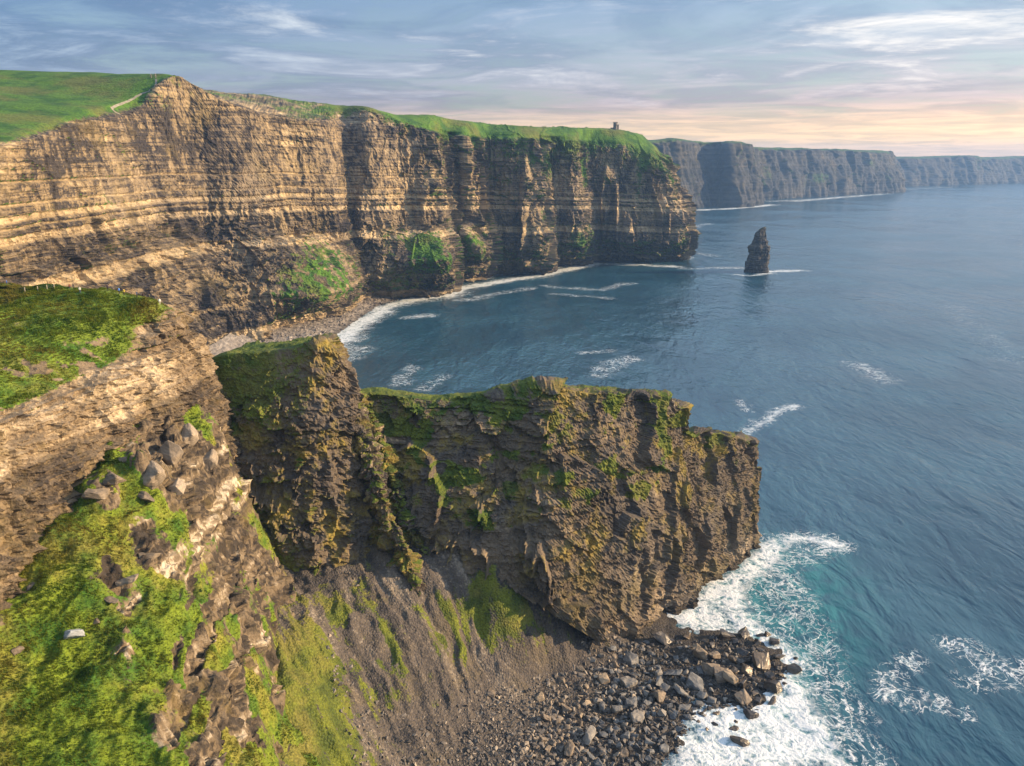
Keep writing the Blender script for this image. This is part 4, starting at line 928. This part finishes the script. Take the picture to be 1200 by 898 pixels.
c = T.mix(0.7, c, T.mix(nn_, (0.6, 0.6, 0.6), (1.4, 1.4, 1.4)), 'MULTIPLY')
b = T.n('ShaderNodeBsdfPrincipled'); T.link(c, b.inputs['Base Color']); b.inputs['Roughness'].default_value = 0.75
T.link(b.outputs[0], T.n('ShaderNodeOutputMaterial').inputs[0]); M_RUB = m
def scatter(poly_list, n, smin, smax, power, accept=None):
    out, sz = [], []
    for poly, frac in poly_list:
        xs = [p_[0] for p_ in poly]; ys = [p_[1] for p_ in poly]; k_ = 0
        while k_ < n * frac:
            px = random.uniform(min(xs), max(xs)); py = random.uniform(min(ys), max(ys))
            if not in_poly(px, py, poly): continue
            p = at_z(px, py, 3.0)
            for _ in range(6): p = at_z(px, py, float(talus_z(p[0], p[1])))
            if p[2] < -0.5: k_ += 0.2; continue
            s_ = smin + (smax - smin) * random.random() ** power
            out.append(p + np.array([0, 0, 0.15 * s_])); sz.append(s_); k_ += 1
    return np.array(out), np.array(sz)
shore_poly = [(690, 738), (745, 752), (800, 752), (880, 748), (925, 790), (880, 835), (800, 868), (775, 905), (590, 905), (640, 820)]
pts, szs = scatter([(shore_poly, 1.0)], 5200, 0.22, 1.25, 3.0)
rubble('shore_rubble', pts, szs, M_RUB, 5)
pts, szs = scatter([([(400, 670), (520, 650), (640, 705), (690, 745), (640, 830), (590, 905), (420, 905), (380, 780)], 0.75), ([(600, 760), (690, 745), (640, 840), (600, 905), (520, 905)], .45)], 8500, 0.10, 0.95, 5.0)
rubble('scree_rubble', pts, szs, M_RUB, 6)
# pebbles on the far beach
pp = []
for _ in range(1500):
    i = random.random() * (len(beach_in) - 1); k_ = int(i); f_ = i - k_; t_ = random.uniform(0.02, 0.85)
    a = beach_in[k_] * (1 - f_) + beach_in[k_ + 1] * f_; b_ = beach_out[k_] * (1 - f_) + beach_out[k_ + 1] * f_
    pp.append(a * (1 - t_) + b_ * t_ + W(0, 0, 1.6 * (1 - abs(2 * t_ - 1)) + .2))
rubble('beach_rubble', np.array(pp), rng.uniform(0.5, 1.0, len(pp)) ** 2 * 2.0, M_BEACH, 8)

# --- pale slab in the hollow of the grass and a few stones on the slope
def on_hill(px, py): return hit(px, py)
for px, py, s_, kd, sh, lab, tl in (
     (86, 744, 23, 'pale', 0, 'pale blue-grey flat slab lying in a hollow of the grassy slope', (0.35, 0.25)), (112, 728, 11, 'crag', 4, 'small tan flat stone just up the slope from the blue-grey slab', None),
     (35, 690, 13, 'crag', 5, 'pale long stone in the turf under the left end of the wall', None), (20, 762, 12, 'crag', 0, 'light stone at the left edge of the grassy slope', None),
     (182, 560, 36, 'crag', 7, 'large upright block in the crag on the grassy spur', (0.25, 0.3)), (196, 535, 46, 'crag', 3, 'largest tan leaning block, top of the crag on the grassy spur', (0.9, 0.3)),
     (168, 585, 30, 'crag', 5, 'fluted block at the foot of the crag on the grassy spur', (1.1, 0.2)), (204, 574, 26, 'crag', 2, 'stubby block on the right side of the spur crag', (0.2, -0.3)),
     (128, 562, 34, 'crag', 1, 'pale bedded ledge stone left of the spur crag', (0.1, 0.15)), (112, 580, 28, 'crag', 6, 'pale bedded stone below the ledge stone left of the crag', (0.15, 0.1)), (146, 540, 30, 'crag', 4, 'flat tan slab between the ledge stone and the wall', (0.2, 0.1)),
     (222, 515, 34, 'crag', 7, 'tan crag block nearest the notch between the wall and the split block', (0.1, 0.3)), (245, 540, 30, 'crag', 0, 'squat brown crag block on the outer crest of the spur', (0.2, 0.4)), (178, 652, 26, 'crag', 1, 'white-banded bedded stone in the middle of the grassy spur', (0.1, 0.2)),
     (150, 680, 24, 'crag', 4, 'white-banded thin slab below the bedded stone on the spur', (0.1, 0.3)), (128, 705, 20, 'crag', 5, 'lowest of the white-banded stones on the spur', (0.1, 0.3))):
    p = hit(px, py)
    if p is not None: boulder(px, py, s_, kd, lab, shape=sh, where=p, tilt=tl, sink=0.52)

# --- watch tower on the far headland
t0 = at_Y(724, 150.2, 1250 * 0.987); 
hp_ = hit(724, 152.0)
tz = hp_[2] + 1.0 if hp_ is not None and hp_[1] < 1500 else t0[2]
tw = empty('watch_tower', (t0[0], hp_[1] + 6 if hp_ is not None and hp_[1] < 1500 else t0[1], tz))
thing(tw, 'small grey stone watch tower on the skyline of the green headland', 'tower')
M_STONE = plain_mat('tower_stone', (0.17, 0.155, 0.14), 0.9, 0.35, 1.5); M_DARKW = plain_mat('dark_opening', (0.02, 0.02, 0.022), 0.9)
def box(bm, x0, x1, y0, y1, z0, z1):
    r_ = bmesh.ops.create_cube(bm, size=1.0)
    for v in r_['verts']: v.co = Vector(((x0 + x1) / 2 + v.co.x * (x1 - x0), (y0 + y1) / 2 + v.co.y * (y1 - y0), (z0 + z1) / 2 + v.co.z * (z1 - z0)))
def lathe(bm, prof, n=20, cx_=0, cy_=0):
    rings = [[bm.verts.new((cx_ + r_ * math.cos(2 * math.pi * k_ / n), cy_ + r_ * math.sin(2 * math.pi * k_ / n), z)) for k_ in range(n)] for r_, z in prof]
    for a, b_ in zip(rings[:-1], rings[1:]):
        for k_ in range(n): bm.faces.new((a[k_], a[(k_ + 1) % n], b_[(k_ + 1) % n], b_[k_]))
    bm.faces.new(rings[-1]); bm.faces.new(rings[0][::-1])
bm = bmesh.new(); lathe(bm, [(3.5, -3), (3.4, 0), (3.15, 8.2), (3.45, 8.5), (3.45, 9.1)], 24); keep = obj('keep', bm, M_STONE, tw)
for k_ in range(10):
    a = 2 * math.pi * k_ / 10; bm = bmesh.new(); box(bm, -.42, .42, -.22, .22, 0, 1.1)
    c_ = obj('merlon', bm, M_STONE, keep, (3.2 * math.cos(a), 3.2 * math.sin(a), 9.102)); c_.rotation_euler = (0, 0, a + math.pi / 2)
bm = bmesh.new(); lathe(bm, [(1.5, -3), (1.45, 0), (1.4, 5.6), (1.65, 5.8), (1.65, 6.4)], 16); obj('turret', bm, M_STONE, tw, (4.1, -0.6, 0))
bm = bmesh.new(); box(bm, -7.5, -3.2, -1.2, -0.6, -3, 2.0); obj('low_wall', bm, M_STONE, tw)
for k_, (wx, wz) in enumerate(((-0.9, 5.5), (0.9, 5.5), (0, 2.4))):
    bm = bmesh.new(); box(bm, -.4, .4, -.2, .2, -.8, .8); obj('window', bm, M_DARKW, tw, (wx, -math.sqrt(3.25 ** 2 - wx ** 2) - 0.02, wz))

# --- ridge path over the meadow crest with two pillars
tr = []
for px, py in ((183, 93), (183, 98), (182, 102), (176, 106), (168, 109.5), (160, 113.5), (152, 118), (145, 121), (136, 124.5), (131, 127.5), (134, 131), (141, 134.5)):
    p = hit(px, py)
    if p is not None and p[1] < 1000: tr.append(p)
if len(tr) > 3:
    bm = bmesh.new(); prev = None
    tr = np.array(tr)
    fine_ = [tr[i] * (1 - t_) + tr[i + 1] * t_ for i in range(len(tr) - 1) for t_ in np.arange(8) / 8] + [tr[-1]]
    for i, p in enumerate(fine_):
        q_ = fine_[min(i + 1, len(fine_) - 1)] - fine_[max(i - 1, 0)]; sd_ = np.array([q_[1], -q_[0], 0]); sd_ /= np.linalg.norm(sd_) + 1e-9
        row = []
        for w_ in (-.9, -.3, .3, .9):
            c_ = p + sd_ * w_
            ok, loc, *_r = SC.ray_cast(DG, Vector((c_[0], c_[1], c_[2] + 12)), Vector((0, 0, -1)))
            row.append(bm.verts.new((c_[0], c_[1], (loc.z if ok and abs(loc.z - c_[2]) < 6 else c_[2]) + 0.35)))
        if prev:
            for k_ in range(3): bm.faces.new((prev[k_], prev[k_ + 1], row[k_ + 1], row[k_]))
        prev = row
    pth = struct(obj('path', bm, plain_mat('path_gravel', (0.19, 0.18, 0.14), 0.9, 0.3, 0.4), smooth=True))
for px, py, lab in ((177, 91.5, 'left of two slim grey stone pillars on the meadow crest'), (182.5, 91.0, 'right of two slim grey stone pillars on the meadow crest, nearer the cliff edge')):
    p = hit(px, py)
    if p is None: continue
    pil = empty('stone_pillar', p); thing(pil, lab, 'pillar', 'stone pillars on the crest')
    bm = bmesh.new(); lathe(bm, [(.55, -1), (.5, 0.1), (.42, 2.6), (.36, 2.8)], 8); obj('shaft', bm, M_STONE, pil)
    bm = bmesh.new(); lathe(bm, [(.5, 2.802), (.55, 3.0), (.3, 3.3)], 8); obj('cap', bm, M_STONE, pil)

# --- walkers on the ledge
M_SKIN = plain_mat('skin', (0.42, 0.27, 0.2), 0.6, 0.05)
def cloth(n_, c_): return plain_mat(n_, c_, 0.85, 0.15)
def person_mesh(pose, mats):
    """pose: joints in metres; one continuous skinned body"""
    J = dict(pelvis=(0, 0, .95), chest=(0, .02, 1.28), neck=(0, .02, 1.47), head=(0, -.01, 1.58), crown=(0, -.01, 1.74),
             ls=(-.19, .02, 1.41), le=(-.25, .03, 1.13), lw=(-.25, -.06, .88), lh=(-.24, -.1, .79), rs=(.19, .02, 1.41), re=(.25, .03, 1.13), rw=(.25, -.06, .88), rh=(.24, -.1, .79),
             lhip=(-.1, 0, .9), lk=(-.11, -.03, .5), la=(-.11, .02, .08), lt=(-.12, -.14, .04), rhip=(.1, 0, .9), rk=(.11, -.03, .5), ra=(.11, .02, .08), rt=(.12, -.14, .04))
    J.update(pose)
    Rr = dict(pelvis=.155, chest=.17, neck=.06, head=.1, crown=.07, ls=.075, le=.055, lw=.042, lh=.04, rs=.075, re=.055, rw=.042, rh=.04, lhip=.1, lk=.068, la=.048, lt=.04, rhip=.1, rk=.068, ra=.048, rt=.04)
    E = [('pelvis', 'chest'), ('chest', 'neck'), ('neck', 'head'), ('head', 'crown'), ('chest', 'ls'), ('ls', 'le'), ('le', 'lw'), ('lw', 'lh'), ('chest', 'rs'), ('rs', 're'), ('re', 'rw'), ('rw', 'rh'),
         ('pelvis', 'lhip'), ('lhip', 'lk'), ('lk', 'la'), ('la', 'lt'), ('pelvis', 'rhip'), ('rhip', 'rk'), ('rk', 'ra'), ('ra', 'rt')]
    names = list(J); me = bpy.data.meshes.new('person_base'); me.from_pydata([J[n_] for n_ in names], [(names.index(a), names.index(b_)) for a, b_ in E], [])
    o = bpy.data.objects.new('person_base', me); COL.objects.link(o)
    sk = o.modifiers.new('skin', 'SKIN'); ss = o.modifiers.new('sub', 'SUBSURF'); ss.levels = 1; ss.render_levels = 1
    for n_, v in zip(names, me.skin_vertices[0].data): v.radius = (Rr[n_], Rr[n_] * (.8 if n_ in ('chest', 'pelvis') else 1)); v.use_root = n_ == 'pelvis'
    dg = bpy.context.evaluated_depsgraph_get(); ev = o.evaluated_get(dg); out = bpy.data.meshes.new_from_object(ev)
    bpy.data.objects.remove(o); bpy.data.meshes.remove(me)
    out.materials.clear()
    for m_ in mats: out.materials.append(m_)     # skin, jacket, trousers, hair, shoes
    hands = [Vector(J['lh']), Vector(J['rh'])]
    for p_ in out.polygons:
        c_ = p_.center; p_.use_smooth = True
        if c_.z > 1.5: k_ = 3 if (c_.z > J['head'][2] + .07 or c_.y > J['head'][1] + .045) else 0
        elif min((c_ - h_).length for h_ in hands) < .07: k_ = 0
        elif c_.z < .11: k_ = 4
        elif c_.z < .93 and abs(c_.x) < .22: k_ = 2
        else: k_ = 1
        p_.material_index = k_
    return out
POSES = [dict(), dict(lk=(-.12, -.2, .52), la=(-.12, -.22, .1), lt=(-.12, -.38, .07), rk=(.11, .04, .5), ra=(.11, .25, .1), rt=(.12, .1, .04), lw=(-.25, .1, .9), lh=(-.25, .14, .82)),
         dict(re=(.28, -.02, 1.18), rw=(.1, -.26, 1.32), rh=(.04, -.26, 1.4)), dict(le=(-.3, .06, 1.16), lw=(-.17, -.12, .98), lh=(-.12, -.16, .96), re=(.3, .06, 1.16), rw=(.17, -.12, .98), rh=(.12, -.16, .96))]
LP, LG = LEDGE; Nl = normals_grid(LP)
lx, ly, ld = project(LP); LPf = LP.reshape(-1, 3); lxf, lyf = lx.ravel(), ly.ravel(); gok = (LG.ravel() > 0.5) & (ld.ravel() < 300)
def ledge_spot(px, dy):
    sel = np.where(gok & (np.abs(lxf - px) < 1.5))[0]
    if len(sel) == 0: return None
    top = lyf[sel].min(); k_ = sel[np.argmin(np.abs(lyf[sel] - (top + dy)))]
    return LPf[k_]
HAIRS = [cloth('dark_hair', (0.03, 0.022, 0.017)), cloth('fair_hair', (0.25, 0.17, 0.08))]; SHOE = cloth('shoe_leather', (0.03, 0.028, 0.026))
wk = [(7, 1.2, 0, (0.03, 0.10, 0.35), (0.03, 0.035, 0.05), 'person in a blue jacket alone by the left end of the fence'),
      (82, 2.0, 1, (0.18, 0.05, 0.03), (0.04, 0.04, 0.05), 'person in a dark red jacket walking just right of the fence'),
      (87, 1.2, 0, (0.03, 0.03, 0.035), (0.06, 0.055, 0.05), 'person in black standing behind the one in dark red'),
      (93.5, 5.5, 3, (0.40, 0.42, 0.40), (0.05, 0.07, 0.11), 'person in a pale grey top, lowest of the group near the fence'),
      (125, 1.2, 2, (0.05, 0.035, 0.06), (0.02, 0.02, 0.025), 'person in a dark coat standing alone at the rim, raising a hand'),
      (141, 1.6, 0, (0.05, 0.16, 0.50), (0.02, 0.025, 0.04), 'person in a bright blue jacket beside the one in yellow'),
      (146.5, 1.8, 3, (0.70, 0.50, 0.05), (0.05, 0.045, 0.04), 'person in a yellow jacket on the ledge rim'),
      (161, 1.2, 2, (0.03, 0.045, 0.10), (0.02, 0.02, 0.025), 'person in navy facing the bay, left of a close pair'),
      (167, 1.5, 0, (0.06, 0.03, 0.03), (0.03, 0.03, 0.035), 'person in dark maroon, right of a close pair'),
      (175, 2.0, 1, (0.03, 0.05, 0.04), (0.03, 0.03, 0.03), 'person in dark green walking towards the ledge tip'),
      (187, 2.6, 0, (0.75, 0.74, 0.70), (0.45, 0.42, 0.36), 'person in white clothes nearest the tip of the ledge'),
      (58, 3.5, 1, (0.10, 0.09, 0.08), (0.035, 0.035, 0.04), 'person in grey brown walking beside the last fence post')]
STAND = []
for i, (px, dy, po, jc, tc_, lab) in enumerate(wk):
    p = ledge_spot(px, dy + 0.8)
    if p is None: continue
    STAND.append(p)
    me = person_mesh(POSES[po], [M_SKIN, cloth('jacket', jc), cloth('trousers', tc_), HAIRS[i % 2], SHOE]); me.name = 'person'
    o = bpy.data.objects.new('person', me); COL.objects.link(o); o.location = p - np.array([0, 0, .03]); o.rotation_euler = (0, 0, (i * 1.7 + 2.2) % 6.28)
    o.scale = (1.05, 1.05, 0.98 + 0.03 * (i % 4)); thing(o, lab, 'person', 'walkers on the ledge')
# --- fence on the ledge
M_WOOD = plain_mat('fence_wood', (0.30, 0.27, 0.22), 0.9, 0.3, 3.0); M_WIRE = plain_mat('fence_wire', (0.25, 0.25, 0.25), 0.5, 0.1, 3.0, 0.8)
fp = [ledge_spot(px, dy) for px, dy in ((-14, 5), (3, 6.5), (16, 6.5), (28, 6.5), (36, 6.2), (44, 6.0), (54, 5.5), (64, 4.5))]
fp = [p for p in fp if p is not None]
if len(fp) > 2:
    fe = empty('fence', fp[0]); thing(fe, 'low post and wire fence along the left side of the grassy ledge', 'fence')
    for p in fp:
        bm = bmesh.new(); lathe(bm, [(.1, -.3), (.095, 1.25), (.06, 1.32)], 8); obj('post', bm, M_WOOD, fe, p - fp[0])
    for hgt in (0.45, 0.8, 1.12):
        bm = bmesh.new()
        for a, b_ in zip(fp[:-1], fp[1:]):
            a = a - fp[0] + W(0, 0, hgt); b_ = b_ - fp[0] + W(0, 0, hgt); dv = b_ - a; L = np.linalg.norm(dv)
            r_ = bmesh.ops.create_cone(bm, cap_ends=True, segments=6, radius1=.018, radius2=.018, depth=L)
            M = Matrix.Translation(Vector((a + b_) / 2)) @ Vector(dv).to_track_quat('Z', 'Y').to_matrix().to_4x4()
            bmesh.ops.transform(bm, matrix=M, verts=r_['verts'])
        obj('wire', bm, M_WIRE, fe)

# --- turf: tufts of long grass
def tufts(name, P, ga, n, hmin, hmax, seed, cols, thr=0.55):
    r = np.random.default_rng(seed)
    V = P.reshape(-1, 3); G = ga.ravel(); px, py, d = project(V)
    ok = (G > thr) & (px > -40) & (px < 1240) & (py < 940) & (py > 300) & (d < 330)
    w_ = np.where(ok, np.clip(G - thr + .15, 0, .6) / np.maximum(d, 60) ** 1.0, 0); cum = np.cumsum(w_); 
    idx = np.searchsorted(cum, r.random(n) * cum[-1])
    p = V[idx] + r.normal(0, .2, (n, 3)) * np.array([1, 1, .15])
    if STAND:
        keep_ = np.min(np.stack([np.hypot(p[:, 0] - q[0], p[:, 1] - q[1]) + 0.6 * np.maximum(0, q[1] - p[:, 1] - 2.5) * 0 for q in STAND]), 0) > 1.6
        p = p[keep_]; n = len(p)
    nb = 5; cnt = n * nb
    root = np.repeat(p, nb, 0) + np.c_[r.normal(0, .13, (cnt, 2)), np.full(cnt, -.08)]
    hgt = r.uniform(hmin, hmax, cnt)[:, None]
    clump = 0.6 + 0.6 * sstep(-.4, .4, fbm(root / 2.5, 2, seed=seed))[:, None]; hgt = hgt * clump
    a = r.uniform(0, 2 * np.pi, cnt); lean = np.c_[np.cos(a), np.sin(a)] * r.uniform(.1, .35, (cnt, 1)) + np.array([[.25, -.75]])
    side = np.c_[-np.sin(a), np.cos(a), np.zeros(cnt)] * .07 * (0.6 + hgt)
    tip = root + np.c_[lean * hgt * .8, np.ones(cnt) * 0] + np.c_[np.zeros((cnt, 2)), hgt]
    Vv = np.stack([root - side, root + side, tip], 1).reshape(-1, 3)
    Fc = np.arange(cnt * 3).reshape(-1, 3)
    tone = np.repeat(r.random(cnt), 3)
    o = soup_object(name, Vv, Fc, {'tone': tone}, cols); o['kind'] = 'stuff'; return o
m, nt = new_mat('turf_blades'); T = NT(nt); P_ = T.pos(); tn_ = T.attr('tone')
gn = T.noise(P_, 0.12, 5, 0.62); c = T.mix(T.mapr(gn, 0.36, 0.6), (0.04, 0.10, 0.01), (0.118, 0.168, 0.013))
c = T.mix(T.math('MULTIPLY', T.mapr(T.noise(P_, 0.055, 4, 0.65), 0.44, 0.66), 0.75), c, (0.20, 0.155, 0.035))
c = T.mix(T.mapr(tn_, 0.75, 1.0, 0, .35), c, (0.22, 0.17, 0.05))
b = T.n('ShaderNodeBsdfPrincipled'); T.link(c, b.inputs['Base Color']); b.inputs['Roughness'].default_value = 0.8; b.inputs['Specular IOR Level'].default_value = 0.2
tl_ = T.n('ShaderNodeBsdfTranslucent'); T.link(c, tl_.inputs[0]); mx = T.n('ShaderNodeMixShader'); mx.inputs[0].default_value = 0.35; T.link(b.outputs[0], mx.inputs[1]); T.link(tl_.outputs[0], mx.inputs[2])
T.link(mx.outputs[0], T.n('ShaderNodeOutputMaterial').inputs[0]); M_TURF = m
tufts('grass', HILL[0], HILL[1], 70000, 0.22, 0.55, 4, M_TURF)
tufts('grass', LEDGE[0], LEDGE[1], 30000, 0.25, 0.6, 5, M_TURF)


# ------------------------------------------------------------------ camera, light, sky, air
cam = bpy.data.cameras.new('camera'); cam.sensor_width = 36; cam.lens = 36 * F / 1200; cam.clip_end = 40000; cam.clip_start = 1
co_ = bpy.data.objects.new('camera', cam); COL.objects.link(co_)
co_.location = (0, 0, H); co_.rotation_euler = (math.pi / 2 - PITCH, 0, 0); SC.camera = co_
SUN_AZ = math.radians(88.0); SUN_EL = math.radians(18.0)       # clockwise from the view direction (+Y)
sd = Vector((math.sin(SUN_AZ) * math.cos(SUN_EL), math.cos(SUN_AZ) * math.cos(SUN_EL), math.sin(SUN_EL)))
sun = bpy.data.lights.new('sun', 'SUN'); sun.energy = 5.0; sun.angle = math.radians(0.6); sun.color = (1.0, 0.71, 0.41)
so_ = bpy.data.objects.new('sun', sun); COL.objects.link(so_); so_.rotation_euler = (-sd).to_track_quat('-Z', 'Y').to_euler()
wd = bpy.data.worlds.new('World'); SC.world = wd; wd.use_nodes = True; nt = wd.node_tree; nt.nodes.clear(); T = NT(nt)
sky = T.n('ShaderNodeTexSky', sky_type='NISHITA'); sky.sun_disc = False; sky.sun_elevation = SUN_EL; sky.sun_rotation = SUN_AZ
sky.air_density = 1.0; sky.dust_density = 1.5; sky.ozone_density = 2.0
D = T.n('ShaderNodeTexCoord').outputs['Generated']
sep = T.n('ShaderNodeSeparateXYZ'); T.link(D, sep.inputs[0])
el = sep.outputs[2]
zz_ = T.math('ADD', T.math('MAXIMUM', el, 0.0), 0.045)
cv = T.n('ShaderNodeCombineXYZ'); T.link(T.math('DIVIDE', sep.outputs[0], zz_), cv.inputs[0]); T.link(T.math('DIVIDE', sep.outputs[1], zz_), cv.inputs[1])
cv = cv.outputs[0]
rotv = T.n('ShaderNodeMapping'); rotv.inputs['Scale'].default_value = (0.85, 1.0, 1); T.link(cv, rotv.inputs[0]); rv = rotv.outputs[0]
c1 = T.noise(rv, 0.62, 10, 0.68, 0.9); c2 = T.noise(rv, 2.2, 6, 0.65, 0.4)
cl = T.math('ADD', T.math('MULTIPLY', c1, 0.75), T.math('MULTIPLY', c2, 0.25))
az = T.math('ADD', T.math('MULTIPLY', sep.outputs[0], 0.9), 0.5, clamp=True)       # 0 away from the sun, 1 towards it
ramp = T.n('ShaderNodeValToRGB'); r = ramp.color_ramp; T.link(el, ramp.inputs[0])
r.elements[0].position = 0.0; r.elements[0].color = (0.80, 0.58, 0.43, 1)
r.elements[1].position = 0.185; r.elements[1].color = (0.24, 0.37, 0.56, 1)
for p_, c_ in ((0.022, (1.0, 0.71, 0.42, 1)), (0.042, (0.86, 0.63, 0.45, 1)), (0.062, (0.47, 0.42, 0.46, 1)), (0.085, (0.43, 0.45, 0.53, 1)), (0.13, (0.34, 0.43, 0.56, 1)), (0.25, (0.50, 0.64, 0.84, 1)), (0.5, (0.74, 0.92, 1.18, 1))):
    q_ = r.elements.new(p_); q_.color = c_
shade = T.mix(az, (0.44, 0.60, 0.76), (1.50, 1.38, 1.22))
dk = T.mix(1.0, ramp.outputs[0], shade, 'MULTIPLY')
c3 = T.noise(rv, 0.9, 7, 0.6, 0.8)
dk = T.mix(1.0, dk, T.mix(T.mapr(c3, 0.38, 0.6), (0.80, 0.83, 0.88), (1.12, 1.08, 1.06)), 'MULTIPLY')
bright = T.mix(T.mapr(cl, 0.49, 0.74), dk, T.mix(1.0, (0.88, 0.87, 0.88), shade, 'MULTIPLY'))
bright = T.mix(T.mapr(el, 0.04, 0.095), dk, bright)
cover = T.mapr(cl, 0.36, 0.56, 0.35, 1.0)
cover = T.math('MAXIMUM', cover, T.mapr(el, 0.02, 0.09, 0.9, 0.0))
bgA = T.n('ShaderNodeBackground'); T.link(sky.outputs[0], bgA.inputs[0]); bgA.inputs[1].default_value = 0.07
bgB = T.n('ShaderNodeBackground'); T.link(bright, bgB.inputs[0]); bgB.inputs[1].default_value = 0.50
ms = T.n('ShaderNodeMixShader'); T.link(cover, ms.inputs[0]); T.link(bgA.outputs[0], ms.inputs[1]); T.link(bgB.outputs[0], ms.inputs[2])
T.link(ms.outputs[0], T.n('ShaderNodeOutputWorld').inputs[0])
# air
HAZE = True
if HAZE:
    bm = bmesh.new(); bmesh.ops.create_cube(bm, size=1.0)
    x0, x1, y0, y1, z0, z1 = -7200, 7200, -2200, 8200, -12, 275
    for v in bm.verts: v.co = Vector(((x0 + x1) / 2 + v.co.x * (x1 - x0), (y0 + y1) / 2 + v.co.y * (y1 - y0), (z0 + z1) / 2 + v.co.z * (z1 - z0)))
    me = bpy.data.meshes.new('haze'); bm.to_mesh(me); bm.free()
    hz = bpy.data.objects.new('haze', me); COL.objects.link(hz); hz['kind'] = 'stuff'
    m, nt = new_mat('haze_air'); T = NT(nt)
    pv = T.n('ShaderNodeVolumePrincipled'); pv.inputs['Color'].default_value = (0.24, 0.44, 0.80, 1); pv.inputs['Density'].default_value = 0.000085; pv.inputs['Anisotropy'].default_value = 0.25
    T.link(pv.outputs[0], T.n('ShaderNodeOutputMaterial').inputs['Volume']); me.materials.append(m)

SC.render.engine = 'CYCLES'
SC.cycles.use_denoising = True
SC.cycles.max_bounces = 5; SC.cycles.volume_bounces = 1
SC.cycles.caustics_reflective = False; SC.cycles.caustics_refractive = False
SC.view_settings.view_transform = 'Standard'; SC.view_settings.look = 'None'; SC.view_settings.gamma = 1; SC.view_settings.use_curve_mapping = False
SC.view_settings.exposure = 1.20
